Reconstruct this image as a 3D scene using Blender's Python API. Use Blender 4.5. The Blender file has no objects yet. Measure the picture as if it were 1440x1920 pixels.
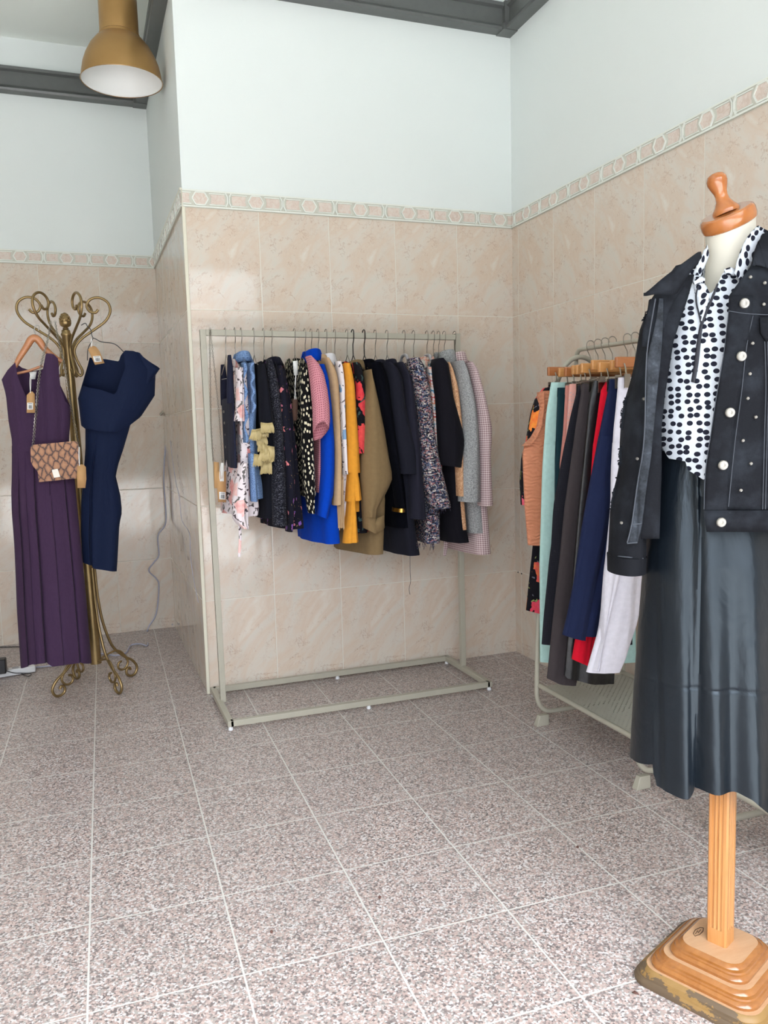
import bpy, math, random
from math import sin, cos, pi, radians, atan2, sqrt
from mathutils import Vector as V, Matrix

# ------------------------------------------------------------------ camera, light, exposure
S = 0.45
CAMP = V((-4.80483, -8.45271, 2.76436)) * S
FPX = 1511.70261
YAW, PITCH, ROLL = 0.35512, -0.10517, -0.02744
_f = V((sin(YAW)*cos(PITCH), cos(YAW)*cos(PITCH), sin(PITCH)))
_r = V((cos(YAW), -sin(YAW), 0)); _u = _r.cross(_f)
CR = cos(ROLL)*_r + sin(ROLL)*_u; CU = -sin(ROLL)*_r + cos(ROLL)*_u; CF = _f
sc = bpy.context.scene
col = sc.collection
cd = bpy.data.cameras.new('camera'); cam = bpy.data.objects.new('camera', cd); col.objects.link(cam)
cam.matrix_world = Matrix(((CR.x, CU.x, -CF.x, CAMP.x), (CR.y, CU.y, -CF.y, CAMP.y), (CR.z, CU.z, -CF.z, CAMP.z), (0, 0, 0, 1)))
cd.sensor_fit = 'AUTO'; cd.sensor_width = 36; cd.lens = FPX*36/1920; cd.clip_start = .02
sc.camera = cam
sc.view_settings.view_transform = 'Standard'; sc.view_settings.look = 'None'
sc.view_settings.gamma = 1; sc.view_settings.use_curve_mapping = False
sc.view_settings.exposure = 0.6
YF = -3.95
SKY_LOW, SKY_HIGH, SUN_E = 0.45, 9.8, 8.0
w = bpy.data.worlds.new('sky'); sc.world = w; w.use_nodes = True
wn = w.node_tree; bg = wn.nodes['Background']
# overcast sky: brighter towards the zenith
_tc = wn.nodes.new('ShaderNodeTexCoord'); _sx = wn.nodes.new('ShaderNodeSeparateXYZ'); _mr = wn.nodes.new('ShaderNodeMapRange')
wn.links.new(_tc.outputs['Generated'], _sx.inputs[0]); wn.links.new(_sx.outputs[2], _mr.inputs[0])
for _i, _v in ((1, 0.0), (2, 0.8), (3, SKY_LOW), (4, SKY_HIGH)): _mr.inputs[_i].default_value = _v
wn.links.new(_mr.outputs[0], bg.inputs[1]); bg.inputs[0].default_value = (.9, .95, 1.03, 1)
# sun on the street outside, behind the camera
sd = bpy.data.lights.new('sun', 'SUN'); sd.energy = SUN_E; sd.angle = radians(.6); sd.color = (1.0, .98, .96)
sl = bpy.data.objects.new('sun', sd); col.objects.link(sl); sl.rotation_euler = (0, radians(38), 0)
# portal: the open shop front, only guides sampling of the sky
ad = bpy.data.lights.new('shopfront_portal', 'AREA'); ad.shape = 'RECTANGLE'; ad.size = 3.9; ad.size_y = 2.8; ad.cycles.is_portal = True
al = bpy.data.objects.new('shopfront_portal', ad); col.objects.link(al)
al.location = (-2.4, YF-.05, 1.4); al.rotation_euler = (radians(90), 0, 0)

# ------------------------------------------------------------------ geometry of the view
def ray(px, py): return CF + CR*((px-720)/FPX) - CU*((py-960)/FPX)
def hitp(px, py, o, n):
    d = ray(px, py); return CAMP + d*((V(o)-CAMP).dot(n)/d.dot(n))
def onY(px, py, y): return hitp(px, py, (0, y, 0), V((0, 1, 0)))
def onX(px, py, x): return hitp(px, py, (x, 0, 0), V((1, 0, 0)))
def onZ(px, py, z): return hitp(px, py, (0, 0, z), V((0, 0, 1)))
def interp(tab, x):
    if x <= tab[0][0]: return tab[0][1]
    for (a, b), (c, d) in zip(tab, tab[1:]):
        if x <= c: return b+(d-b)*(x-a)/(c-a) if c > a else d
    return tab[-1][1]

# ------------------------------------------------------------------ mesh building
class MB:
    def __init__(s): s.v = []; s.f = []; s.uv = {}; s.mi = []; s.cm = 0
    def add(s, vs): b = len(s.v); s.v += [V(p) for p in vs]; return b
    def face(s, idx, uv=None):
        s.f.append(tuple(idx)); s.mi.append(s.cm)
        if uv: s.uv[len(s.f)-1] = uv
    def box(s, lo, hi, m=None):
        (a, b, c), (d, e, f) = lo, hi
        p = [V(q) for q in ((a,b,c),(d,b,c),(d,e,c),(a,e,c),(a,b,f),(d,b,f),(d,e,f),(a,e,f))]
        if m: p = [m @ q for q in p]
        o = s.add(p)
        for q in ((0,3,2,1),(4,5,6,7),(0,1,5,4),(1,2,6,5),(2,3,7,6),(3,0,4,7)): s.face([o+i for i in q])
    def beam(s, a, b, w, h, up=(0, 0, 1)):
        a, b = V(a), V(b); d = (b-a).normalized(); x = d.cross(V(up)).normalized(); y = x.cross(d)
        o = s.add([p+x*i*w/2+y*j*h/2 for p in (a, b) for i, j in ((-1,-1),(1,-1),(1,1),(-1,1))])
        for q in ((0,1,2,3),(7,6,5,4),(0,4,5,1),(1,5,6,2),(2,6,7,3),(3,7,4,0)): s.face([o+i for i in q])
    def grid(s, rows, closed=False, uv=True):
        n = len(rows[0]); o = s.add([p for r in rows for p in r])
        us = [0]
        mid = rows[len(rows)//2]
        for i in range(n): us.append(us[-1]+(V(mid[(i+1) % n])-V(mid[i])).length)
        vs = [0]
        for j in range(len(rows)-1): vs.append(vs[-1]-(V(rows[j+1][n//4])-V(rows[j][n//4])).length)
        for j in range(len(rows)-1):
            for i in range(n if closed else n-1):
                k = (i+1) % n
                s.face((o+j*n+i, o+j*n+k, o+(j+1)*n+k, o+(j+1)*n+i),
                       ((us[i], vs[j]), (us[i+1], vs[j]), (us[i+1], vs[j+1]), (us[i], vs[j+1])))
        return o, n
    def fan(s, pts, flip=False):
        o = s.add(pts); q = list(range(o, o+len(pts)))
        s.face(q[::-1] if flip else q)
    def tube(s, pts, r, n=8, smooth=0, cap=True):
        pts = [V(p) for p in pts]
        if smooth: pts = spline(pts, smooth)
        rr = r if callable(r) else (lambda t: r)
        rows = []; m = len(pts); ref = None
        for i, p in enumerate(pts):
            t = (pts[min(i+1, m-1)]-pts[max(i-1, 0)]).normalized()
            if ref is None: ref = V((0, 0, 1)) if abs(t.z) < .9 else V((1, 0, 0))
            x = (ref-t*ref.dot(t)).normalized(); ref = x; y = t.cross(x)
            rows.append([p+(x*cos(2*pi*k/n)+y*sin(2*pi*k/n))*rr(i/(m-1)) for k in range(n)])
        s.grid(rows, True)
        if cap: s.fan(rows[0], True); s.fan(rows[-1])
    def lathe(s, prof, o=(0, 0, 0), ax=(0, 0, 1), n=24, sx=1, ex=None, cap=True):
        ax = V(ax).normalized(); x = V(ex) if ex else (V((1, 0, 0)) if abs(ax.x) < .9 else V((0, 1, 0)))
        x = (x-ax*x.dot(ax)).normalized(); y = ax.cross(x)
        rows = [[V(o)+ax*z+(x*cos(2*pi*k/n)*sx+y*sin(2*pi*k/n))*r for k in range(n)] for r, z in prof]
        s.grid(rows, True)
        if cap and prof[0][0] > 1e-5: s.fan(rows[0], True)
        if cap and prof[-1][0] > 1e-5: s.fan(rows[-1])
    def disc(s, c, nrm, r, h, n=16):
        s.lathe([(r*.8, 0), (r, h*.4), (r, h*.7), (r*.85, h), (r*.5, h*.8), (r*.2, h)], c, nrm, n)
    def sphere(s, c, r, n=10):
        s.lathe([(r*sin(pi*i/n)+1e-6, -r*cos(pi*i/n)) for i in range(n+1)], c, (0, 0, 1), n+2)
def spline(p, k):
    out = []; n = len(p)
    for i in range(n-1):
        a, b, c, d = p[max(i-1, 0)], p[i], p[i+1], p[min(i+2, n-1)]
        for j in range(k):
            t = j/k
            out.append(.5*((2*b)+(c-a)*t+(2*a-5*b+4*c-d)*t*t+(3*b-a-3*c+d)*t**3))
    return out+[p[-1]]
def root_loc(o):
    l = V((0, 0, 0))
    while o: l += o.location; o = o.parent
    return l
def obj(name, mb, mats, parent=None, solid=0, bevel=0, sharp=50, sub=0, loc=None):
    me = bpy.data.meshes.new(name)
    off = root_loc(parent) if parent else V(loc or (0, 0, 0))
    me.from_pydata([p-off for p in mb.v], [], mb.f)
    for m in (mats if isinstance(mats, (list, tuple)) else [mats]): me.materials.append(m)
    if any(mb.mi):
        for p, i in zip(me.polygons, mb.mi): p.material_index = i
    if mb.uv:
        ul = me.uv_layers.new(name='UVMap')
        for p in me.polygons:
            q = mb.uv.get(p.index)
            if q:
                for li, c in zip(p.loop_indices, q): ul.data[li].uv = c
    me.polygons.foreach_set('use_smooth', [True]*len(me.polygons))
    me.set_sharp_from_angle(angle=radians(sharp))
    o = bpy.data.objects.new(name, me); col.objects.link(o)
    if parent: o.parent = parent
    elif loc: o.location = loc
    if bevel:
        b = o.modifiers.new('bevel', 'BEVEL'); b.width = bevel; b.segments = 2; b.limit_method = 'ANGLE'
    if solid:
        b = o.modifiers.new('solid', 'SOLIDIFY'); b.thickness = solid; b.offset = 0
    if sub:
        b = o.modifiers.new('sub', 'SUBSURF'); b.levels = b.render_levels = sub
    return o
def tag(o, label=None, cat=None, group=None, kind=None):
    if label: o['label'] = label
    if cat: o['category'] = cat
    if group: o['group'] = group
    if kind: o['kind'] = kind
    return o
def thing(name, label, cat, loc=(0, 0, 0), group=None):
    o = bpy.data.objects.new(name, None); o.empty_display_size = .05; col.objects.link(o); o.location = loc
    return tag(o, label, cat, group)
def struct(name, mb, m, **k): return tag(obj(name, mb, m, **k), kind='structure')

# ------------------------------------------------------------------ materials
def lin(c):
    return tuple((x/255/12.92 if x/255 <= .04045 else ((x/255+.055)/1.055)**2.4) for x in c)+(1,)
class NT:
    def __init__(s, m): s.t = m.node_tree; s.p = s.t.nodes['Principled BSDF']
    def n(s, ty, ins=None, **kw):
        x = s.t.nodes.new('ShaderNode'+ty)
        for k, v in kw.items(): setattr(x, k, v)
        for k, v in (ins or {}).items():
            if hasattr(v, 'links'): s.t.links.new(v, x.inputs[k])
            elif v is not None: x.inputs[k].default_value = v
        return x
    def math(s, op, a, b=None, c=None):
        return s.n('Math', {0: a, **({1: b} if b is not None else {}), **({2: c} if c is not None else {})}, operation=op).outputs[0]
    def uv(s): return s.n('UVMap').outputs[0]
    def obj(s): return s.n('TexCoord').outputs['Object']
    def map(s, v, scale=(1, 1, 1), rot=(0, 0, 0), loc=(0, 0, 0)):
        return s.n('Mapping', {'Vector': v, 'Scale': scale, 'Rotation': rot, 'Location': loc}).outputs[0]
    def noise(s, v, scale, detail=3, rough=.5, dist=0, out='Fac'):
        return s.n('TexNoise', {'Vector': v, 'Scale': scale, 'Detail': detail, 'Roughness': rough, 'Distortion': dist}).outputs[out]
    def voro(s, v, scale, out='Distance', feat='F1', rnd=1, dim='3D'):
        return s.n('TexVoronoi', {'Vector': v, 'Scale': scale, 'Randomness': rnd}, feature=feat, voronoi_dimensions=dim).outputs[out]
    def mix(s, f, a, b):
        x = s.n('Mix', {}, data_type='RGBA')
        for i, val in ((0, f), (6, a), (7, b)):
            if hasattr(val, 'links'): s.t.links.new(val, x.inputs[i])
            else: x.inputs[i].default_value = val
        return x.outputs[2]
    def ramp(s, f, stops, interp='LINEAR'):
        x = s.n('ValToRGB', {'Fac': f}); r = x.color_ramp; r.interpolation = interp
        while len(r.elements) < len(stops): r.elements.new(.5)
        for e, (p, c) in zip(r.elements, stops): e.position = p; e.color = c
        return x.outputs[0]
    def sep(s, v): return s.n('SeparateXYZ', {0: v}).outputs
    def comb(s, x, y, z=0.0): return s.n('CombineXYZ', {0: x, 1: y, 2: z}).outputs[0]
    def set(s, k, v):
        if hasattr(v, 'links'): s.t.links.new(v, s.p.inputs[k])
        else: s.p.inputs[k].default_value = v
    def bump(s, h, strength=.3, dist=.002):
        b = s.n('Bump', {'Height': h, 'Strength': strength, 'Distance': dist}); s.t.links.new(b.outputs[0], s.p.inputs['Normal'])
def mat(name, color=None, rough=.5, metal=0, fn=None, spec=.5, sheen=0, coat=0):
    m = bpy.data.materials.new(name); m.use_nodes = True; t = NT(m)
    if color: t.set('Base Color', lin(color))
    t.set('Roughness', rough); t.set('Metallic', metal); t.set('Specular IOR Level', spec)
    if sheen: t.set('Sheen Weight', sheen); t.set('Sheen Roughness', .5)
    if coat: t.set('Coat Weight', coat); t.set('Coat Roughness', .1)
    if fn:
        c = fn(t)
        if c is not None: t.set('Base Color', c)
    return m
def weave(t, k=900, st=.25):
    a = t.n('Bump', {'Height': t.noise(t.map(t.uv(), (1, .4, 1)), 20, 3), 'Strength': .35, 'Distance': .014}); b = t.n('Bump', {'Height': t.noise(t.uv(), k, 2), 'Strength': st, 'Distance': .0015, 'Normal': a.outputs[0]}); t.t.links.new(b.outputs[0], t.p.inputs['Normal'])
def cloth(name, color, rough=.9, sheen=.02, fn=None, wk=700, ws=.25, spec=.14):
    def f(t):
        c = fn(t) if fn else t.mix(t.noise(t.uv(), 60, 4), lin([x*.93 for x in color]), lin([min(255, x*1.05) for x in color]))
        weave(t, wk, ws); return c
    return mat(name, color, rough, fn=f, sheen=sheen, spec=spec)
def spots(bgc, fgc, scale, thr, stretch=(1, 1, 1), rnd=1.0, dist=0):
    def f(t):
        v = t.map(t.uv(), stretch)
        if dist: v = t.n('VectorMath', {0: v, 1: t.map(t.noise(v, scale*.4, 2, out='Color'), (dist, dist, 0))}, operation='ADD').outputs[0]
        return t.mix(t.math('LESS_THAN', t.voro(v, scale, rnd=rnd, dim='2D'), thr), lin(bgc), lin(fgc))
    return f
def floral(bgc, flowers, leaf, scale, thr=.36, leafthr=.2, dark=None):
    def f(t):
        uv = t.uv()
        nz = t.n('VectorMath', {0: t.noise(uv, scale*2.2, 3, out='Color'), 1: (.5, .5, .5)}, operation='SUBTRACT').outputs[0]
        v = t.n('VectorMath', {0: uv, 1: t.map(nz, (.9/scale, .9/scale, 0))}, operation='ADD').outputs[0]
        c = lin(bgc)
        lv = t.map(v, (1, .45, 1), (0, 0, .6))
        ld = t.voro(lv, scale*2.6, dim='2D'); c = t.mix(t.math('LESS_THAN', ld, leafthr), c, lin(leaf))
        if dark:
            ld2 = t.voro(t.map(v, (.5, 1, 1), (0, 0, -.5), (3, 1, 0)), scale*3.1, dim='2D'); c = t.mix(t.math('LESS_THAN', ld2, leafthr*.9), c, lin(dark))
        fd = t.voro(v, scale, dim='2D'); fc = t.voro(v, scale, out='Color', dim='2D')
        pet = t.ramp(t.math('ADD', t.math('MULTIPLY', t.sep(fc)[0], .6), t.math('MULTIPLY', t.noise(uv, scale*5, 3), .5)),
                     [(i/(len(flowers)-1)*.8+.1 if len(flowers) > 1 else .5, lin(q)) for i, q in enumerate(flowers)])
        msk = t.math('MULTIPLY', t.math('LESS_THAN', fd, thr), t.math('GREATER_THAN', t.sep(fc)[1], .35))
        return t.mix(msk, c, pet)
    return f
def tweed(cols, scale, sx=3.0):
    def f(t):
        uv = t.uv(); n = len(cols); st = [(i/n, lin(c)) for i, c in enumerate(cols)]
        a = t.ramp(t.sep(t.voro(t.map(uv, (1, sx, 1)), scale, 'Color', dim='2D'))[0], st, 'CONSTANT')
        b = t.ramp(t.sep(t.voro(t.map(uv, (sx, 1, 1), (0, 0, .1), (5, 3, 0)), scale, 'Color', dim='2D'))[1], st, 'CONSTANT')
        k = t.n('TexChecker', {'Vector': uv, 'Scale': scale*1.1}).outputs['Fac']
        return t.mix(t.math('GREATER_THAN', t.noise(uv, scale*.9, 2), .5), a, t.mix(.5, b, t.mix(k, a, b)))
    return f
def check(a, b, c, scale):
    def f(t):
        x = t.sep(t.map(t.uv(), (scale, scale, 1)))
        u = t.math('GREATER_THAN', t.math('FRACT', x[0]), .5); v = t.math('GREATER_THAN', t.math('FRACT', x[1]), .5)
        return t.ramp(t.math('MULTIPLY', t.math('ADD', u, v), .5), [(0, lin(a)), (.4, lin(b)), (.9, lin(c))], 'CONSTANT')
    return f
def wood(name, a, b, rough=.35, axis=(14, 14, 1.2), coat=.3):
    def f(t):
        v = t.map(t.obj(), axis); n = t.noise(v, 3, 4, .6, 1.2)
        g = t.noise(t.map(t.obj(), (axis[0]*6, axis[1]*6, axis[2]*2)), 4, 2)
        return t.mix(t.math('MULTIPLY', g, .35), t.ramp(n, [(.3, lin(a)), (.7, lin(b))]), lin([x*.8 for x in a]))
    return mat(name, a, rough, fn=f, coat=coat)
WT, HT, H0 = .75048*S, S, 4.99693*S
def tile_mat(name, axis, u0):
    def f(t):
        x = t.sep(t.obj()); u = t.math('DIVIDE', t.math('SUBTRACT', x[axis], u0), WT); v = t.math('DIVIDE', t.math('SUBTRACT', x[2], H0), HT)
        fu, fv = t.math('FRACT', u), t.math('FRACT', v)
        du = t.math('MULTIPLY', t.math('MINIMUM', fu, t.math('SUBTRACT', 1.0, fu)), WT); dv = t.math('MULTIPLY', t.math('MINIMUM', fv, t.math('SUBTRACT', 1.0, fv)), HT)
        d = t.math('MINIMUM', du, dv)
        loc = t.comb(t.math('MULTIPLY', fu, WT), t.math('MULTIPLY', fv, HT), t.math('MULTIPLY', t.math('FLOOR', v), .17))
        q = t.map(t.map(loc, (1, 1, 1), (0, 0, radians(-54))), (4.2, 9.5, 1))
        n1 = t.noise(q, 1.0, 6, .6, .6)
        base = t.ramp(n1, [(.27, lin((208, 205, 194))), (.42, lin((213, 203, 190))), (.56, lin((212, 194, 176))), (.72, lin((220, 214, 203)))])
        n2 = t.noise(t.map(loc, (1, 1, 1), (0, 0, radians(-42)), (2, 5, 0)), 5.5, 8, .68, .35)
        vein = t.math('LESS_THAN', t.math('ABSOLUTE', t.math('SUBTRACT', n2, .5)), .0045)
        vm = t.math('MULTIPLY', vein, t.math('GREATER_THAN', t.noise(loc, 14, 2), .5))
        base = t.mix(t.math('MULTIPLY', vm, .55), base, lin((168, 128, 104)))
        sp = t.math('MULTIPLY', t.math('LESS_THAN', t.voro(t.map(loc, (1, .5, 1), (0, 0, .7)), 90), .14), t.math('GREATER_THAN', t.noise(loc, 22, 3), .55))
        base = t.mix(t.math('MULTIPLY', sp, .14), base, lin((176, 150, 130)))
        n3 = t.noise(t.map(loc, (1, 1, 1), (0, 0, radians(-58)), (7, 1, 0)), 11, 7, .7, .4); v3 = t.math('LESS_THAN', t.math('ABSOLUTE', t.math('SUBTRACT', n3, .52)), .006)
        base = t.mix(t.math('MULTIPLY', t.math('MULTIPLY', v3, t.math('GREATER_THAN', t.noise(loc, 9, 2), .48)), .32), base, lin((182, 152, 132)))
        g = t.math('LESS_THAN', d, .0018)
        t.bump(t.math('SMOOTHSTEP', 0.0, .004, d) if False else t.math('MINIMUM', t.math('MULTIPLY', d, 250.0), 1.0), .35, .002)
        t.set('Roughness', t.math('ADD', t.math('MULTIPLY', g, .4), .075))
        return t.mix(g, base, lin((219, 215, 203)))
    return mat(name, (220, 205, 188), .16, fn=f, spec=.6)
FS, FA = .75272*S, -.02369
def floor_fn(t):
    o = t.map(t.obj(), (1, 1, 1), (0, 0, 0), (4.82475*S, -.713*S, 0)); o = t.n('VectorRotate', {'Vector': o, 'Angle': -FA}, rotation_type='Z_AXIS').outputs[0]
    x = t.sep(o); ds = []
    for i in (0, 1):
        fr = t.math('FRACT', t.math('DIVIDE', x[i], FS)); ds.append(t.math('MULTIPLY', t.math('MINIMUM', fr, t.math('SUBTRACT', 1.0, fr)), FS))
    d = t.math('MINIMUM', ds[0], ds[1]); g = t.math('LESS_THAN', d, .0023)
    vc = t.sep(t.voro(o, 210, 'Color')); big = t.noise(o, 5, 3); mid = t.noise(o, 38, 3)
    val = t.math('ADD', vc[0], t.math('MULTIPLY', t.math('SUBTRACT', mid, .5), .35))
    c = t.ramp(val, [(0, lin((112, 104, 102))), (.12, lin((136, 124, 121))), (.28, lin((176, 155, 148))), (.5, lin((162, 157, 152))), (.64, lin((194, 175, 167))), (.8, lin((206, 202, 200)))], 'CONSTANT')
    c = t.mix(t.math('MULTIPLY', t.math('SUBTRACT', big, .35), .35), c, lin((158, 148, 145)))
    t.bump(t.math('MINIMUM', t.math('MULTIPLY', d, 200.0), 1.0), .3, .002)
    t.set('Roughness', t.math('ADD', t.math('MULTIPLY', vc[1], .15), .3))
    return t.mix(g, c, lin((208, 206, 200)))
M = {}
M['floor'] = mat('granite_tile', fn=floor_fn)
M['tile_back'] = tile_mat('wall_tile_back', 0, -.70643*S)
M['tile_right'] = tile_mat('wall_tile_right', 1, -.89175*S)
M['tile_recess'] = tile_mat('wall_tile_recess', 0, -4.45279*S)
M['tile_side'] = tile_mat('wall_tile_side', 1, 0)
def plaster_fn(t):
    t.bump(t.noise(t.obj(), 14, 5, .6), .12, .004)
    return t.mix(t.noise(t.obj(), 3, 3), lin((226, 232, 230)), lin((222, 229, 227)))
M['plaster'] = mat('white_plaster', (235, 238, 237), .75, fn=plaster_fn)
M['ceiling'] = mat('ceiling_paint', (240, 246, 240), .8)
M['grey_paint'] = mat('grey_cornice_paint', (92, 95, 94), .38, fn=lambda t: t.mix(t.noise(t.obj(), 40, 5), lin((88, 91, 90)), lin((98, 101, 100))))
M['marble_pink'] = mat('frieze_marble', (210, 185, 172), .25, fn=lambda t: t.ramp(t.noise(t.obj(), 40, 6, .65, 1.8), [(.35, lin((206, 188, 174))), (.48, lin((216, 200, 189))), (.6, lin((221, 212, 202))), (.72, lin((196, 182, 168)))]))
M['relief'] = mat('frieze_relief', (228, 232, 224), .3)
M['frieze_bg'] = mat('frieze_ground', (196, 196, 184), .35)
M['trimwhite'] = mat('corner_bead', (222, 218, 200), .35)
M['rack'] = mat('rack_paint', (190, 188, 174), .38, fn=lambda t: t.mix(t.noise(t.obj(), 30, 3), lin((168, 164, 149)), lin((175, 171, 156))))
M['chrome'] = mat('chrome_wire', (158, 153, 144), .3, 1)
M['blackmetal'] = mat('black_hook', (30, 26, 24), .35)
M['greyplastic'] = mat('grey_plastic', (168, 166, 170), .4)
M['brass'] = mat('aged_brass', (170, 144, 98), .38, .85, fn=lambda t: t.mix(t.noise(t.obj(), 25, 4), lin((126, 106, 70)), lin((162, 138, 97))))
M['gold_lamp'] = mat('lamp_gold', (178, 140, 82), .38, .7, fn=lambda t: t.mix(t.noise(t.obj(), 9, 4), lin((164, 128, 78)), lin((184, 148, 96))))
M['lampwhite'] = mat('lamp_inside', (240, 241, 238), .5)
M['kraft'] = mat('kraft_card', (188, 146, 98), .8)
M['paper'] = mat('paper_label', (240, 240, 238), .7)
M['ink'] = mat('ink', (40, 42, 46), .7)
M['string'] = mat('white_string', (232, 230, 226), .8)
M['hangerwood'] = wood('hanger_wood', (196, 132, 88), (176, 112, 70), .35, (1.5, 14, 14))
M['clipwood'] = wood('clip_hanger_wood', (206, 152, 92), (184, 122, 68), .35, (2, 14, 14))
M['clipwood2'] = wood('clip_hanger_dark_wood', (176, 112, 66), (156, 94, 52), .35, (2, 14, 14))
M['capwood'] = wood('cap_wood', (180, 112, 58), (156, 90, 42), .25, (5, 5, 5), .5)
M['pine'] = wood('pine_post', (200, 144, 86), (176, 116, 62), .35, (40, 40, 1.0), .3)
M['board'] = wood('base_board', (196, 158, 122), (186, 144, 106), .5, (3, 20, 20), .1)
M['boardedge'] = wood('base_edge', (162, 106, 54), (140, 86, 40), .25, (3, 14, 14), .6)
def worn(t):
    n = t.noise(t.map(t.obj(), (1, 1, 2.2)), 9, 6, .62); k = t.math('SUBTRACT', n, t.math('MULTIPLY', t.sep(t.obj())[2], 4.0))
    return t.mix(t.math('MULTIPLY', t.math('GREATER_THAN', k, .405), .75), t.mix(t.noise(t.obj(), 60, 3), lin((128, 98, 54)), lin((148, 116, 68))), lin((70, 62, 56)))
M['wornedge'] = mat('worn_base_edge', (150, 116, 66), .5, fn=worn)
M['cream'] = mat('bust_cream', (208, 204, 190), .75)
M['white_cable'] = mat('white_cable', (176, 178, 198), .4)
M['black_plastic'] = mat('black_plastic', (24, 24, 28), .4)
M['white_plastic'] = mat('white_plastic', (228, 230, 232), .4)
M['silver'] = mat('silver_button', (150, 147, 140), .42, .8)
M['goldtrim'] = mat('gold_trim', (206, 164, 84), .3, 1)

# ------------------------------------------------------------------ the room
XP, YD, HF, CZ = -3.71711*S, 3.21472*S, H0+.17169*S, 3.5
RS = -.01526
XL = -4.4
def quad(mb, a, b, c, d): o = mb.add([a, b, c, d]); mb.face((o, o+1, o+2, o+3))
def wall(name, a, b, tilem):
    mb = MB(); a = V(a); b = V(b)
    for m, (z0, z1) in ((0, (0, H0)), (1, (H0, CZ))):
        mb.cm = m; quad(mb, a+V((0, 0, z0)), b+V((0, 0, z0)), b+V((0, 0, z1)), a+V((0, 0, z1)))
    return struct(name, mb, [tilem, M['plaster']])
XR = lambda y: -y*RS
mb = MB(); mb.box((XL-.1, YF-.1, -.08), (.3, YD+.1, 0)); struct('floor', mb, M['floor'])
mb = MB(); mb.box((XL-.1, YF-.1, CZ), (.3, YD+.1, CZ+.1)); struct('ceiling', mb, M['ceiling'])
wall('wall_back', (XP, 0, 0), (0, 0, 0), M['tile_back'])
wall('wall_right', (0, 0, 0), (XR(YF), YF, 0), M['tile_right'])
wall('wall_side', (XP, YD, 0), (XP, 0, 0), M['tile_side'])
wall('wall_recess', (XL, YD, 0), (XP, YD, 0), M['tile_recess'])
wall('wall_left', (XL, YF, 0), (XL, YD, 0), M['tile_side'])
mb = MB()
for a, b in (((XL, 0), (-4.35, CZ)), ((-.45, 0), (.1, CZ)), ((-4.35, 2.8), (-.45, CZ))):
    mb.box((a[0], YF-.1, a[1]), (b[0], YF, b[1]))
struct('wall_front', mb, M['plaster'])
mb = MB()
for x in (-4.32, -3.15, -1.25, -.48): mb.box((x-.03, YF-.06, 0), (x+.03, YF-.01, 2.8))
mb.box((-4.35, YF-.06, 2.74), (-.45, YF-.01, 2.8)); mb.box((-4.35, YF-.06, 2.25), (-.45, YF-.01, 2.3))
struct('unseen_window_frame_1', mb, M['grey_paint'])  # unseen mullions and transoms, added to give the glossy tiles reflection shapes
mb = MB(); mb.box((-14, -16, -.1), (10, YF-.1, -.03))
struct('pavement', mb, mat('pavement_stone', (186, 184, 180), .8))
# frieze of marble hexagons above the wall tiles
def frieze(name, o, e, n, length, u0):
    o, e, n = V(o), V(e).normalized(), V(n); mb = MB(); h = HF-H0; k = h/.0773
    def P(u, v, d): return o+e*u+V((0, 0, v*k))+n*d
    def poly(pts, d, mi):
        if min(p[0] for p in pts) > length or max(p[0] for p in pts) < 0: return
        pts = [(min(max(u, 0), length), v) for u, v in pts]
        mb.cm = mi; a = [P(u, v, d) for u, v in pts]; b = [P(u, v, 0) for u, v in pts]
        q = mb.add(a+b); m = len(pts); mb.face(range(q, q+m))
        for i in range(m): mb.face((q+i, q+m+i, q+m+(i+1) % m, q+(i+1) % m))
    def line(pts, wd, d):
        for (a, b), (c, e2) in zip(pts, pts[1:]):
            dx, dy = c-a, e2-b; l = sqrt(dx*dx+dy*dy); px, py = -dy/l*wd/2, dx/l*wd/2
            poly([(a+px, b+py), (a-px, b-py), (c-px, e2-py), (c+px, e2+py)], d, 2)
    poly([(0, 0), (length, 0), (length, .0773), (0, .0773)], .006, 0)
    line([(0, .073), (length, .073)], .006, .009); line([(0, .004), (length, .004)], .006, .009)
    T = .253; j = int(-u0/T)-2
    while u0+j*T < length+.1:
        c = u0+j*T; j += 1
        hx = [(-.036, .0387), (-.02, .066), (.02, .066), (.036, .0387), (.02, .0115), (-.02, .0115)]
        poly([(c+a, b) for a, b in hx], .008, 1); line([(c+a, b) for a, b in hx+hx[:1]], .0055, .011)
        for s in (-1, 1):
            r = [(c+s*.046, .018), (c+s*.108, .018), (c+s*.112, .0387), (c+s*.108, .06), (c+s*.046, .06), (c+s*.05, .0387)]
            poly(r if s > 0 else r[::-1], .008, 1)
            line([(c+s*.04, .063), (c+s*.111, .063)], .004, .0095); line([(c+s*.04, .0145), (c+s*.111, .0145)], .004, .0095)
            line([(c+s*.113, .07), (c+s*.1225, .052), (c+s*.1225, .026), (c+s*.113, .008)], .0055, .0115)
    return struct(name, mb, [M['frieze_bg'], M['marble_pink'], M['relief']])
frieze('trim_1', (XP, 0, H0), (1, 0, 0), V((0, -1, 0)), -XP, -XP-.077)
frieze('trim_2', (0, 0, H0), (-RS*-1, -1, 0), V((-1, 0, 0)), -YF, -onX(990.7, 396, 0).y)
frieze('trim_3', (XL, YD, H0), (1, 0, 0), V((0, -1, 0)), XP-XL, onY(125, 486, YD).x-XL)
frieze('trim_4', (XP, YD, H0), (0, -1, 0), V((-1, 0, 0)), YD, .1)
mb = MB(); mb.box((XP-.004, -.004, 0), (XP+.011, .01, HF)); struct('trim_5', mb, M['trimwhite'], bevel=.002)
mb = MB(); mb.beam((XP-.004, YD, HF+.002), (XP-.004, 0, HF+.002), .012, .006); struct('trim_6', mb, M['trimwhite'])
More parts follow.
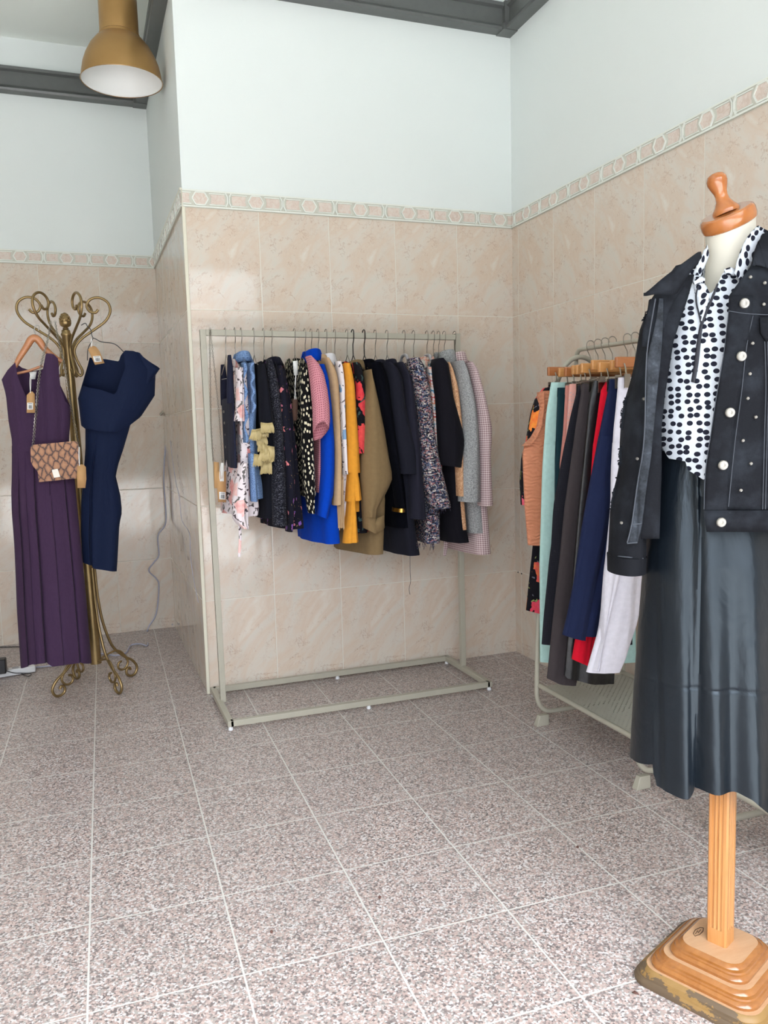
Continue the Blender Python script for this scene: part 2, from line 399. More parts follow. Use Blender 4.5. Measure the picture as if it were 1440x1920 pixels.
# dark grey cornice ledge
CB = 3.19
def cornice(name, pts, nrm, caps=()):
    prof = [(0, CB), (.062, CB), (.066, CB+.012), (.05, CB+.03), (.036, CB+.036), (.034, CB+.112), (.05, CB+.12), (.052, CB+.136), (0, CB+.14)]
    mb = MB(); a, b = pts
    rows = [[V((p[0], p[1], 0))+V(nrm)*d+V((0, 0, z)) for d, z in prof] for p in (a, b)]
    o = mb.add(rows[0]+rows[1]); m = len(prof)
    for i in range(m-1): mb.face((o+i, o+i+1, o+m+i+1, o+m+i))
    mb.fan(rows[0]); mb.fan(rows[1], True)
    for c in caps:
        c = V((c[0], c[1], 0)); mb.box(c+V((-.075, -.075, CB-.004)), c+V((.075, .075, CB+.026))); mb.box(c+V((-.055, -.055, CB+.02)), c+V((.055, .055, CB+.142)))
        mb.box(c+V((-.064, -.064, CB+.03)), c+V((.064, .064, CB+.128))) if False else None
    return struct(name, mb, M['grey_paint'])
cornice('trim_7', ((XP, 0), (0, 0)), (0, -1, 0), [(-.005, -.005)])
cornice('trim_8', ((0, 0), (XR(YF), YF)), (-1, 0, 0))
cornice('trim_9', ((XP, YD), (XP, 0)), (-1, 0, 0), [(XP-.003, YD-.003)])
cornice('trim_10', ((XL, YD), (XP, YD)), (0, -1, 0))

# ------------------------------------------------------------------ general garment shell
NVW = V((.3509, -.9364, 0)) * -1            # horizontal, towards the camera is  -fwd
NVW = V((-.3478, -.9376, 0)); EVW = V((.9376, -.3478, 0))
def edge_tab(pts, o, n, e):
    t = sorted(((-(q := hitp(x, y, o, n)).z, (q-V(o)).dot(e)) for x, y in pts)); return t
class Shell:
    """a hanging tube of cloth: outline (left, right) seen at plane o/e/n, real depth b"""
    def __init__(s, o, left, right, b, e=(1, 0, 0), n=(0, -1, 0), ex=.75):
        s.o, s.e, s.n = V(o), V(e), V(n); s.L = edge_tab(left, o, s.n, s.e); s.R = edge_tab(right, o, s.n, s.e); s.b = b; s.ex = ex
    def lr(s, z): return interp(s.L, -z), interp(s.R, -z)
    def bz(s, z): return s.b(z) if callable(s.b) else s.b
    def P(s, sv, front, z, off=0):
        l, r = s.lr(z); c, a = (l+r)/2, (r-l)/2
        return s.o+s.e*(c+a*sv)+V((0, 0, z-s.o.z))+s.n*((s.bz(z)*max(0, 1-sv*sv)**s.ex*.999+off)*front)
    def prof(s, pts, fr=False):
        out = []
        for x, y in pts:
            q = s.front(x, y) if fr else hitp(x, y, s.o, s.n); l, r = s.lr(q.z); out.append(((2*(q-s.o).dot(s.e)-l-r)/(r-l), q.z))
        return sorted(out)
    def front(s, px, py, off=0):
        """point where the view ray meets the front of the shell"""
        k = 0
        for _ in range(8):
            q = hitp(px, py, s.o+s.n*k, s.n); l, r = s.lr(q.z); sv = (2*(q-s.o).dot(s.e)-l-r)/(r-l)
            k = s.bz(q.z)*max(0, 1-sv*sv)**s.ex+off
        return hitp(px, py, s.o+s.n*k, s.n)
    def mesh(s, top, hem, topb=None, hemb=None, nt=64, nz=22, fold=None, span=(0, 2*pi), mb=None, closed=True):
        mb = mb or MB(); tf = s.prof(top, True); tb = s.prof(topb) if topb else s.prof(top); hf = s.prof(hem, True); hb = s.prof(hemb) if hemb else s.prof(hem)
        cols = []; n = nt if closed else nt+1
        for i in range(n):
            th = span[0]+(span[1]-span[0])*i/nt; sv = -cos(th); fr = 1 if sin(th) >= 0 else -1
            if abs(sin(th)) < 1e-6: fr = 1
            zt = interp(tf if fr > 0 else tb, sv); zh = interp(hf if fr > 0 else hb, sv); zh = min(zh, zt-.002)
            c = []
            for j in range(nz+1):
                v = j/nz; z = zt+(zh-zt)*v
                l, r = s.lr(z); cc, a = (l+r)/2, (r-l)/2; bb = s.bz(z)*abs(sin(th))**(2*s.ex)
                off = fold(th, v, sv, fr, z) if fold else 0
                c.append(s.o+s.e*(cc+a*sv)+V((0, 0, z-s.o.z))+s.n*(bb*fr+off*abs(sin(th))*fr))
            cols.append(c)
        mb.grid([[c[j] for c in cols] for j in range(nz+1)], closed)
        return mb
def folds(seed, amp, ks=(3, 5, 8), top=.15, sway=1.0):
    rnd = random.Random(seed); ph = [(k, rnd.uniform(0, 6.28), rnd.uniform(.5, 1), rnd.uniform(-1.2, 1.2)) for k in ks]
    def f(th, v, sv, fr, z): return amp*(top+(1-top)*v)*sum(a*sin(k*th+p+w*v*sway) for k, p, a, w in ph)/len(ph)*1.6
    return f
def rowsplit(rows): return [(l, y) for y, l, r in rows], [(r, y) for y, l, r in rows]
def tube_rows(o, rows, b, e=(1, 0, 0), n=(0, -1, 0), seed=1, amp=.004, nz=20, hemslant=0, ex=.5, nt=32, hem=None, hemb=None):
    """cloth tube (sleeve, trouser leg) from image rows (y, xl, xr)"""
    L, R = rowsplit(rows); sh = Shell(o, L, R, b, e, n, ex); y0, y1 = rows[0][0], rows[-1][0]
    a, z = rows[0], rows[-1]
    hm = hem or [(z[1], z[0]), (z[2], z[0]+hemslant)]
    mb = sh.mesh([(a[1], a[0]), (a[2], a[0])], hm, None, hemb, nt=nt, nz=nz, fold=folds(seed, amp))
    return sh, mb

# ------------------------------------------------------------------ rack against the back wall
YR = -.2295; ZR = 1.668
XA, XB = -1.634, -.4365
t = thing('garment_rack', 'pale grey square-tube clothes rack standing against the back wall', 'clothes rack', (-1.04, YR, 0))
q = .025
def sqbar(a, b, up=(0, 0, 1)): m = MB(); m.beam(a, b, q, q, up); return m
xl0, xr0, yf0, yb0 = -1.6525, -.44, -.515, -.045
m = MB(); zb = .03
m.beam((xl0, yf0, zb), (xr0, yf0, zb), q, q); m.beam((xl0, yb0, zb), (xr0, yb0, zb), q, q)
m.beam((xl0, yf0-q/2, zb), (xl0, yb0+q/2, zb), q, q); m.beam((xr0, yf0-q/2, zb), (xr0, yb0+q/2, zb), q, q)
obj('base_frame', m, M['rack'], t, bevel=.0015)
for x, xt in ((-1.636, -1.646), (XB, XB)):
    obj('upright', sqbar((x, YR, zb), (xt, YR, ZR+q/2), (1, 0, 0)), M['rack'], t, bevel=.0015)
obj('hanging_rail', sqbar((-1.646+q/2, YR, ZR), (XB-q/2, YR, ZR-.006)), M['rack'], t, bevel=.0015)
for x, y in ((xl0, yf0), (xr0, yf0), (xl0, yb0), (xr0, yb0), (-1.04, yf0), (-1.04, yb0)):
    m = MB(); m.lathe([(.009, 0), (.011, .004), (.009, .012), (.006, .018)], (x, y, 0), n=12); obj('foot', m, M['white_plastic'], t)

def hook_pts(x, y, zr, drop, r=.017):
    """round hook over the rail at (x, y, zr), running along y"""
    p = [V((x, y+r*cos(a), zr+.0135+r*sin(a)*.75)) for a in [radians(q) for q in range(-25, 181, 20)]]
    p = p[::1]
    return p + [V((x, y-r*.95, zr-.012)), V((x, y-r*.45, zr-.03)), V((x, y, zr-.045)), V((x, y, zr-drop))]
def wire_hanger(px, label, style='wire', rot=0, drop=.088):
    x = onY(px, 625, YR).x; zr = ZR-.003
    t = thing('clothes_hanger', label, 'hanger', (x, YR, zr-drop), 'hangers on the back rack')
    mt = M['blackmetal'] if style == 'black' else M['chrome']
    m = MB(); m.tube(hook_pts(x, YR, zr, drop), .0028 if style == 'black' else .0017, 6, 3); obj('hook', m, mt, t)
    za = zr-drop
    m = MB()
    if style == 'plastic':
        pts = []
        for s in (-1, 1):
            for u in range(0, 19): pass
        for s in (-1, 1):
            m.tube([V((x, YR, za)), V((x+.0, YR+s*.03, za-.006)), V((x, YR+s*.06, za-.035)), V((x, YR+s*.19, za-.085))], .008, 8, 4)
        obj('hanger_body', m, M['greyplastic'], t)
    else:
        for s in (-1, 1):
            m.tube([V((x, YR, za)), V((x, YR+s*.04, za-.04)), V((x, YR+s*.075, za-.052)), V((x, YR+s*.185, za-.098))], .0022 if style == 'black' else .0016, 6)
        m.tube([V((x, YR-.185, za-.098)), V((x, YR, za-.104)), V((x, YR+.185, za-.098))], .0016, 6)
        obj('hanger_body', m, mt, t)
    return t
LH = .185
def rack_garment(name, label, cat, hook, material, near, far=None, th=(.026, .046), rise=.04, sleeve=None, sleeveb=.05, amp=.006, seed=1,
                 vneck=0, neckw=.36, collar=None, collarmat=None, hemslant=0, sleevehem=None, sleevehemb=None, sleevemat=None, farsleeve=True, nz=20, ks=(3, 5, 8), grp='garments on the back rack', slseed=None, vc=0, sdy=0):
    """garment on a hanger at right angles to the wall: near / far = image edges (y, x)"""
    x0 = onY(hook, 625, YR).x; YN, YB = YR-LH, YR+LH
    if far is None: far = [(near[0][0], hook-22), (near[-1][0], hook-18)]
    zn = [onY(x, y, YN) for y, x in near]; zf = [onY(x, y+11, YB) for y, x in far]
    tn = sorted((-q.z, q.x) for q in zn); tf = sorted((-q.z, q.x) for q in zf)
    zs, zh = zn[0].z, zn[-1].z
    t = thing(name, label, cat, (x0, YR, zs+rise), grp)
    fo = folds(seed, amp, ks)
    mb = MB(); cols = []; NT_ = 56
    for i in range(NT_):
        th_ = 2*pi*i/NT_; s = cos(th_); side = sin(th_)
        a = abs(s)
        a2 = abs(s-vc)/(neckw+.0); zt = zs+rise*(1-(max(0, a-neckw)/(1-neckw))**1.15)
        if a2 < 1: zt = zs+rise*(1-(max(0, a-neckw)/(1-neckw))**1.15)-(vneck if side < 0 else .012)*(1-a2)
        c = []
        for j in range(nz+1):
            v = j/nz; z = zt+(zh-zt)*v; vv = (zs+rise-z)/(zs+rise-zh)
            xn, xf = interp(tn, -z), interp(tf, -z)
            if z > zs: xn = x0+(xn-x0)*(.35+.65*min(1, (zs+rise-z)/rise)); xf = x0+(xf-x0)*(.35+.65*min(1, (zs+rise-z)/rise))
            xc = (xn+xf)/2; hx = (xn-xf)/2
            d = V((hx, -LH, 0)); nn = V((LH, hx, 0)).normalized()       # nn: towards +x
            tt = th[0]+(th[1]-th[0])*vv
            p = V((xc, YR, z))+d*s+nn*((abs(side)**.55)*(1 if side > 0 else -1)*tt)
            p += nn*fo(th_, vv, s, 1, z)*abs(side)**.5 + d.normalized()*0
            c.append(p)
        cols.append(c)
    mb.grid([[c[j] for c in cols] for j in range(nz+1)], True)
    obj('body', mb, material, t)
    if collar:
        r0, hgt, lean = collar; m = MB(); rows = []
        for j, (dz, rr) in enumerate(((-.025, .9), (.0, 1.0), (hgt, 1.05+lean), (hgt+.004, 1.12+lean), (hgt*.3, 1.3+lean), (-.02, 1.45+lean))):
            rows.append([V((x0+cos(a)*r0*.55*rr, YR+sin(a)*r0*rr, zs+rise+dz-.018*(1-abs(sin(a)))*(1 if j else .3))) for a in [radians(200+320*k/24) for k in range(25)]])
        m.grid(rows); obj('collar', m, collarmat or material, t, solid=.004)
    if sleeve:
        sh, m = tube_rows((0, YN-.012-sdy, 0), sleeve, sleeveb, seed=(slseed or seed)+7, amp=amp*.7, hemslant=hemslant, hem=sleevehem, hemb=sleevehemb)
        obj('sleeve', m, sleevemat or material, t)
        if farsleeve:
            m2 = MB(); m2.f = list(m.f); m2.mi = list(m.mi); m2.uv = dict(m.uv)
            dx = zf[0].x-zn[0].x
            m2.v = [V((p.x+dx, YB-.055-(p.y-(YN-.012-sdy))*.6, p.z)) for p in m.v]
            obj('sleeve', m2, sleevemat or material, t)
    return t, x0, zs, zh

navyc = cloth('navy_crepe', (34, 36, 54)); blackc = cloth('black_crepe', (20, 21, 29)); inkc = cloth('ink_wool', (27, 28, 38)); jet = cloth('black_velvet', (8, 9, 16), sheen=.01, spec=.05)
blouse1 = cloth('white_floral_print', None, fn=floral((228, 218, 222), [(232, 172, 168), (240, 214, 210), (212, 112, 112)], (104, 100, 98), 12, .36, .19, (82, 70, 76)))
blue_lace = cloth('blue_lace', None, fn=spots((120, 148, 190), (72, 96, 138), 140, .22), ws=.5)
tweed_dark = cloth('dark_boucle', None, fn=tweed([(20, 20, 26), (34, 34, 42), (16, 16, 20), (48, 50, 62), (22, 22, 28), (96, 98, 108), (26, 26, 34), (40, 40, 50)], 230, 2.2), ws=.9, wk=400)
emb = cloth('black_embroidered', None, fn=floral((24, 24, 36), [(206, 96, 104), (110, 84, 176), (224, 130, 120), (70, 62, 150)], (112, 92, 66), 21, .17, .06))
spotc = cloth('black_spotted', None, fn=spots((18, 17, 18), (238, 230, 200), 42, .25, (1.35, .92, 1), dist=.006))
pinkk = cloth('pink_knit', None, fn=spots((206, 140, 150), (150, 82, 98), 105, .27, rnd=.12), ws=.6)
blue = cloth('royal_blue', (0, 62, 178)); beige = cloth('beige_suede', (190, 160, 124)); wfl = cloth('white_leaf_print', None, fn=floral((228, 222, 224), [(110, 150, 190), (150, 176, 204)], (120, 112, 116), 11, .2, .12, (84, 80, 88)))
whitec = cloth('white_cotton', (226, 224, 228)); mustard = cloth('mustard_crepe', (222, 152, 52)); redfl = cloth('black_red_floral', None, fn=floral((20, 18, 24), [(206, 40, 62), (226, 84, 80), (180, 24, 58)], (62, 84, 82), 11, .46, .2))
khaki = cloth('khaki_cotton', (128, 107, 76)); boucle = cloth('multi_boucle', None, fn=tweed([(28, 28, 38), (62, 74, 104), (168, 158, 152), (30, 32, 44), (92, 106, 132), (158, 108, 110), (24, 24, 32), (208, 202, 194), (44, 52, 78), (70, 62, 70)], 95, 3.0), ws=1.0, wk=300)
specktw = cloth('speckled_tweed', None, fn=tweed([(22, 22, 28), (40, 46, 62), (140, 140, 144), (20, 20, 26), (30, 34, 46), (60, 70, 90)], 190, 2.5), ws=.8, wk=350)
def crochet_fn(t):
    v = t.math('FRACT', t.math('MULTIPLY', t.sep(t.uv())[1], 12.0)); b = t.ramp(v, [(0, lin((206, 74, 74))), (.25, lin((236, 190, 176))), (.42, lin((96, 150, 182))), (.62, lin((222, 226, 220))), (.78, lin((232, 150, 120)))], 'CONSTANT')
    return t.mix(t.math('LESS_THAN', t.voro(t.uv(), 62, rnd=.35, dim='2D'), .4), b, lin((240, 226, 222)))
crochet = cloth('crochet', None, fn=crochet_fn, ws=1)
goldc = cloth('peach_brocade', None, fn=lambda t: t.ramp(t.noise(t.map(t.uv(), (1, 1, 1)), 110, 3, .6, 2), [(.38, lin((176, 122, 92))), (.5, lin((214, 166, 124))), (.62, lin((226, 186, 150)))]), rough=.5, ws=.6)
greyw = cloth('grey_boucle', None, fn=lambda t: t.ramp(t.noise(t.uv(), 190, 4, .7, 1), [(.33, lin((104, 106, 108))), (.5, lin((152, 154, 155))), (.68, lin((190, 192, 192)))]), ws=.9, wk=300)
hound = cloth('pink_houndstooth', None, fn=check((222, 208, 206), (192, 168, 169), (146, 118, 124), 95))
fringem = cloth('gold_fringe', None, fn=lambda t: t.ramp(t.noise(t.map(t.uv(), (1, .06, 1)), 420, 3), [(.3, lin((130, 108, 66))), (.5, lin((190, 172, 124))), (.7, lin((214, 198, 152)))]), ws=.5, rough=.6)

G = 'garments on the back rack'
# 1 navy waistcoat with two straps
t, x0, zs, zh = rack_garment('sleeveless_top', 'navy sleeveless top with side buttons, first garment on the back rack', 'top', 422, navyc,
    [(745, 437), (790, 439), (878, 442)], [(734, 416), (790, 419), (868, 424)], rise=.004, th=(.008, .012), amp=.003, seed=3, farsleeve=False)
for pl, Y, yo in (([(666, 427, 433), (690, 426, 437), (720, 425, 438), (756, 425, 440)], YR-LH+.03, 0), ([(684, 414, 422), (705, 413, 425), (730, 413, 428), (760, 414, 431)], YR+LH-.03, 0)):
    sh, m = tube_rows((0, Y, 0), pl, .02, seed=2, amp=.001, nz=8); obj('strap', m, navyc, t)
for px, py in ((420, 772), (421.5, 793), (423.5, 815), (424, 838)):
    m = MB(); c = onY(px, py, YR+.06); m.disc(c, (-1, -.5, 0), .006, .003, 12); obj('button', m, M['silver'], t)
wire_hanger(422, 'first silver wire hanger on the back rack, holding the navy sleeveless top')
# 2 white floral blouse
t, x0, zs, zh = rack_garment('blouse', 'white floral ruffled blouse with trailing tie, beside the navy sleeveless top', 'blouse', 440, blouse1,
    [(690, 456), (745, 458), (838, 463), (887, 466), (950, 477), (968, 474)], [(690, 440), (838, 436), (887, 427), (960, 424)], seed=5, amp=.012, th=(.022, .05), rise=.05,
    sleeve=[(690, 442, 455), (720, 443, 457), (760, 442, 458), (790, 439, 459)], sleeveb=.04)
sh, m = tube_rows((0, YR-LH-.03, 0), [(868, 447, 463), (900, 441, 465), (940, 435, 466), (975, 436, 465), (990, 452, 465)], .05, seed=4, amp=.014, nz=12); obj('ruffle', m, blouse1, t)
sh, m = tube_rows((0, YR-LH-.03, 0), [(975, 447, 452), (1010, 448, 453), (1044, 446, 451)], .004, seed=4, amp=.002, nz=8); obj('tie', m, blouse1, t)
wire_hanger(440, 'silver wire hanger holding the white floral blouse')
# 3 blue lace top
t, x0, zs, zh = rack_garment('lace_top', 'sleeveless blue lace top with wavy frills, beside the white floral blouse', 'top', 452, blue_lace,
    [(684, 472), (748, 475), (802, 471), (870, 474), (905, 480), (936, 482)], [(684, 450), (802, 455), (936, 468)], seed=6, amp=.01, th=(.02, .035), rise=.045, farsleeve=False, collar=(.055, .02, 0))
for xs, ph in ((456, 0), (470, 2)):
    m = MB(); rows = []
    for j in range(40):
        y = 680+j*(150 if xs == 456 else 95)/39; wv = 3.5*sin(j*.55+ph); a = onY(xs+j*.1-4, y, YR-.2); b = onY(xs+j*.1+4+wv, y, YR-.225)
        rows.append([a, a*.5+b*.5+V((0, -.01, 0)), b])
    m.grid(rows); obj('frill', m, blue_lace, t, solid=.002)
sh, m = tube_rows((0, YR-LH-.03, 0), [(850, 465, 476), (905, 468, 481), (940, 470, 483)], .03, seed=9, amp=.008, nz=10); obj('peplum', m, blue_lace, t)
wire_hanger(452, 'silver wire hanger holding the blue lace top')
# 4 black top with gold fringe
t, x0, zs, zh = rack_garment('fringed_top', 'black top with tiers of gold fringe at mid height', 'top', 475, blackc,
    [(692, 496), (734, 504), (794, 511), (880, 511), (972, 507)], [(692, 470), (775, 473), (880, 476), (972, 478)], seed=7, amp=.008, vneck=.05, th=(.024, .045),
    sleeve=[(684, 484, 496), (720, 484, 502), (760, 485, 508), (798, 487, 513)], sleeveb=.05)
for k, (a, b, c, d, y0, y1, yy) in enumerate(((489, 511, 488, 514.5, 794, 812, -.03), (472, 490, 467, 489, 806, 823, -.01), (488, 503, 490, 503, 811, 819, 0), (480, 500, 482, 502, 822, 834, .01),
        (484, 496, 483, 495, 831, 847, 0), (497, 514, 494, 513, 838, 864, -.01), (476, 494, 474, 492, 853, 875, 0), (488, 503, 484, 505, 846, 862, -.015), (490, 509, 488, 510, 868, 889, .0))):
    rnd = random.Random(k); m = MB(); Yf = YR-LH-.05+yy
    for q in range(46):
        u = q/45; p0 = onY(a+(b-a)*u, y0+1.5*sin(k+u*3), Yf+.006*sin(u*9+k)); ju = u+rnd.uniform(-.03, .03); p1 = onY(c+(d-c)*ju, y1+rnd.uniform(-2, 1.5)+2.5*sin(u*3.1)*(1 if k % 2 else -.6), Yf-.012+.01*sin(u*7+k))
        m.tube([p0, p0*.5+p1*.5+V((rnd.uniform(-.001, .001), -.008, 0)), p1], .0014, 4)
    m.tube([onY(a+(b-a)*u/6, y0-1+1.5*sin(k+u/2), Yf+.006*sin(u*1.5+k)) for u in range(7)], .0028, 6); obj('gold_fringe', m, fringem, t)
wire_hanger(475, 'silver wire hanger holding the black top with gold fringe')
# 5 dark boucle jacket
t, x0, zs, zh = rack_garment('boucle_jacket', 'charcoal sparkly bouclé jacket with long straight sleeve', 'jacket', 494, tweed_dark,
    [(690, 512), (800, 516), (940, 520)], [(690, 486), (800, 494), (940, 501)], seed=8, amp=.004, sleeve=[(674, 500, 507), (690, 499, 514), (713, 500, 520), (755, 507, 525), (793, 512, 529), (844, 513, 532), (904, 509, 535), (985, 511, 537)], sleeveb=.045, th=(.03, .04))
wire_hanger(494, 'silver wire hanger holding the charcoal bouclé jacket')
# 6 black embroidered dress
t, x0, zs, zh = rack_garment('embroidered_dress', 'black dress embroidered with small pink and violet flowers', 'dress', 508.6, emb,
    [(692, 527), (744, 538), (840, 548), (932, 555), (992, 560)], [(692, 494), (990, 498)], seed=9, amp=.01, th=(.03, .05), sleeve=[(686, 518, 527), (713, 519, 535), (744, 521, 539), (800, 525, 544), (900, 534, 552), (980, 538, 549), (996, 536, 547)], sleeveb=.04, collar=(.06, .018, 0))
wire_hanger(508.6, 'silver wire hanger holding the black embroidered dress')
# 7 black blouse with cream spots
t, x0, zs, zh = rack_garment('spotted_blouse', 'black V-neck blouse scattered with cream spots', 'blouse', 551.7, spotc,
    [(690, 575), (765, 582), (832, 584), (932, 586)], [(690, 530), (796, 542), (860, 550), (930, 560)], seed=10, amp=.008, vneck=.13, neckw=.42, vc=.28, th=(.013, .034), rise=.062,
    sleeve=[(690, 564, 576), (723, 563, 582), (765, 564, 585), (832, 566, 587), (900, 569, 589), (945, 575, 589), (962, 579, 589)], sleeveb=.04)
m = MB(); a = [onY(x, y, YR-.10) for x, y in ((549, 677), (558, 676), (559, 703), (551, 704))]; m.fan(a); obj('care_label', m, M['paper'], t, solid=.001)

wire_hanger(551.7, 'silver wire hanger holding the cream-spotted black blouse')
# 8 pink knit
t, x0, zs, zh = rack_garment('knit_top', 'dusty pink openwork knit top with wide short sleeve', 'top', 571.4, pinkk,
    [(684, 592), (740, 601), (832, 603), (882, 602), (924, 602)], [(684, 566), (924, 572)], seed=11, amp=.004, th=(.014, .02), rise=.03,
    sleeve=[(668, 575, 580), (680, 577, 595), (700, 580, 606), (730, 583, 613), (760, 586, 617), (788, 587, 618), (806, 587, 616), (828, 589, 604)], sleeveb=.045, sdy=.09,
    sleevehem=[(587, 824), (592, 800), (600, 791), (608, 790), (614, 798), (617, 806)], sleevehemb=[(587, 826), (596, 826), (606, 822), (614, 814), (617, 806)])
wire_hanger(571.4, 'silver wire hanger holding the pink knit top')
# 9 royal blue coat
t, x0, zs, zh = rack_garment('long_blazer', 'long royal blue blazer hanging lower than its neighbours', 'blazer', 583, blue,
    [(690, 607), (781, 618), (882, 621), (957, 627), (1020, 630)], [(690, 563), (860, 568), (931, 561), (1000, 568)], seed=12, amp=.007, th=(.03, .05), collar=(.062, .03, 0), rise=.06,
    sleeve=[(684, 592, 606), (710, 598, 614), (760, 601, 620), (832, 602, 626), (882, 602, 626), (926, 599, 624), (966, 594, 613)], sleeveb=.05, hemslant=7)
wire_hanger(583, 'silver wire hanger holding the royal blue blazer')
# 10 beige suede jacket with fringe
t, x0, zs, zh = rack_garment('suede_jacket', 'beige suede jacket with thin fringe hanging from its sleeve', 'jacket', 596, beige,
    [(686, 620), (800, 632), (990, 641)], [(686, 578), (990, 606)], seed=13, amp=.005, sleeve=[(672, 604, 614), (690, 609, 626), (705, 612, 631), (734, 616, 634), (796, 622, 636), (845, 625, 638), (900, 624, 639), (947, 623, 639)], sleeveb=.05, hemslant=-3, collar=(.06, .015, 0))
rnd = random.Random(4); m = MB()
for k in range(12):
    a = onY(637+k*.6, 900+rnd.uniform(-8, 8), YR-LH-.03-.003*k); b = onY(636+k*.9+rnd.uniform(-1, 1), 975+rnd.uniform(-10, 22), YR-LH-.03-.003*k); m.tube([a, (a+b)/2+V((rnd.uniform(-.003, .003), 0, 0)), b], .0018, 5)
obj('fringe', m, beige, t)
wire_hanger(596, 'silver wire hanger holding the beige suede jacket')
# 11 white floral blouse with collar
t, x0, zs, zh = rack_garment('printed_shirt', 'white shirt printed with thin leaves, between beige suede and mustard', 'shirt', 611, wfl,
    [(690, 638), (800, 646), (972, 652)], [(690, 592), (972, 622)], seed=14, amp=.006, sleeve=[(678, 628, 638), (690, 630, 642), (720, 634, 645), (780, 636, 646), (827, 638, 648), (889, 642, 650)], sleeveb=.035, collar=(.058, .03, 0), collarmat=whitec)
wire_hanger(611, 'silver wire hanger holding the white leaf-print shirt')
# 12 mustard dress with bell tiers
t, x0, zs, zh = rack_garment('tiered_top', 'mustard yellow top with tiered bell sleeve', 'top', 627, mustard,
    [(692, 655), (800, 662), (960, 664)], [(692, 606), (960, 632)], seed=15, amp=.006, sleeve=[(682, 641, 654), (695, 643, 658), (720, 645, 663), (777, 646, 667), (831, 648, 671), (886, 648, 674)], sleeveb=.045)
for r_, yd in (([(872, 653, 667), (905, 650, 673), (940, 647.5, 677.5)], .0), ([(930, 652, 664), (970, 648, 667), (1018, 643, 671)], .0)):
    sh, m = tube_rows((0, YR-LH-.012, 0), r_, .045, seed=21, amp=.007, nz=10, hemslant=-4); obj('sleeve_tier', m, mustard, t)
wire_hanger(627, 'silver wire hanger holding the mustard tiered top')
# 13 red floral
t, x0, zs, zh = rack_garment('floral_dress', 'black dress with large red flowers, between mustard and khaki', 'dress', 650, redfl,
    [(690, 674), (726, 682), (800, 683), (900, 683), (1000, 679)], [(690, 630), (1000, 660)], seed=16, amp=.006, sleeve=[(680, 661, 670), (700, 664, 679), (726, 667, 684), (800, 668, 684), (850, 668, 682)], sleeveb=.03)
wire_hanger(650, 'silver wire hanger holding the red-flowered black dress')
# 14 khaki jacket
t, x0, zs, zh = rack_garment('field_jacket', 'khaki cotton jacket with bent sleeve and buttoned cuff', 'jacket', 661, khaki,
    [(700, 690), (800, 705), (895, 714), (940, 717), (1040, 713)], [(700, 650), (900, 640), (996, 632), (1030, 632)], seed=17, amp=.008, th=(.032, .05), collar=(.064, .024, .1),
    sleeve=[(694, 686, 690), (710, 685, 695), (724, 684, 700), (760, 680, 709), (806, 679, 719), (858, 676, 728), (895, 675, 735.5), (915, 677, 727), (935, 678, 716), (952, 679, 705), (968, 680, 703)], sleeveb=.06, slseed=3)
sh, m = tube_rows((0, YR-LH-.012, 0), [(964, 679.5, 705), (992, 681, 706)], .048, seed=3, amp=.002, nz=6, hem=[(681, 990), (704, 1001), (706, 999)]); obj('cuff', m, khaki, t)
m = MB(); a = [onY(x, y, YR-LH-.055) for x, y in ((703, 984), (707, 972), (720, 966), (721, 990), (706, 1000))]; m.fan(a); obj('cuff_flap', m, khaki, t, solid=.004)
wire_hanger(661, 'black-hooked hanger holding the khaki jacket', 'black')
# 15 velvet blazer
t, x0, zs, zh = rack_garment('velvet_blazer', 'black velvet blazer with gold-trimmed cuff, right of the khaki jacket', 'blazer', 682, jet,
    [(700, 716), (760, 728), (858, 742), (920, 755), (990, 764)], [(700, 662), (998, 700)], seed=18, amp=.006, th=(.034, .045), collar=(.066, .028, 0),
    sleeve=[(680, 690, 712), (700, 693, 722), (720, 697, 728), (777, 712, 734), (823, 722, 740), (858, 729, 745), (909, 738, 750), (954, 744, 756)], sleeveb=.05)
m = MB(); sh, m = tube_rows((0, YR-LH-.012, 0), [(952, 738, 756.5), (959, 737, 757)], .053, seed=3, amp=.001, nz=3); obj('cuff_trim', m, M['goldtrim'], t)
wire_hanger(682, 'second black-hooked hanger, holding the black velvet blazer', 'black')
# 16 blazer
t, x0, zs, zh = rack_garment('black_blazer', 'black wool blazer with broad sleeve ending at mid height', 'blazer', 703, inkc,
    [(700, 736), (800, 750), (888, 766), (988, 771), (1042, 780)], [(700, 681), (1040, 716)], seed=19, amp=.006, th=(.034, .05), collar=(.066, .026, 0),
    sleeve=[(680, 716, 728), (690, 720, 742), (709, 725, 752), (755, 730, 757), (789, 733, 764), (823, 737, 775), (848, 741, 782), (888, 746, 782)], sleeveb=.055)
wire_hanger(703, 'silver wire hanger holding the broad-sleeved black blazer')
# 17 coat
t, x0, zs, zh = rack_garment('dark_coat', 'charcoal navy coat with long sleeve, left of the speckled tweed', 'coat', 725, cloth('navy_wool', (34, 34, 46)),
    [(700, 756), (800, 772), (972, 780)], [(700, 702), (972, 735)], seed=20, amp=.005, th=(.034, .045), collar=(.06, .03, 0),
    sleeve=[(680, 742, 752), (690, 747, 758), (711, 754, 770), (755, 757, 776), (800, 760, 782), (858, 766, 787), (920, 767, 793), (972, 768, 797)], sleeveb=.05)
wire_hanger(725, 'silver wire hanger holding the charcoal navy coat')
# 18 speckled tweed
t, x0, zs, zh = rack_garment('speckled_top', 'black and white speckled tweed top on a grey plastic hanger', 'top', 757, specktw,
    [(700, 776), (760, 783), (960, 795)], [(700, 735), (960, 765)], seed=22, amp=.005, farsleeve=False)
wire_hanger(757, 'grey plastic hanger holding the speckled tweed top', 'plastic')
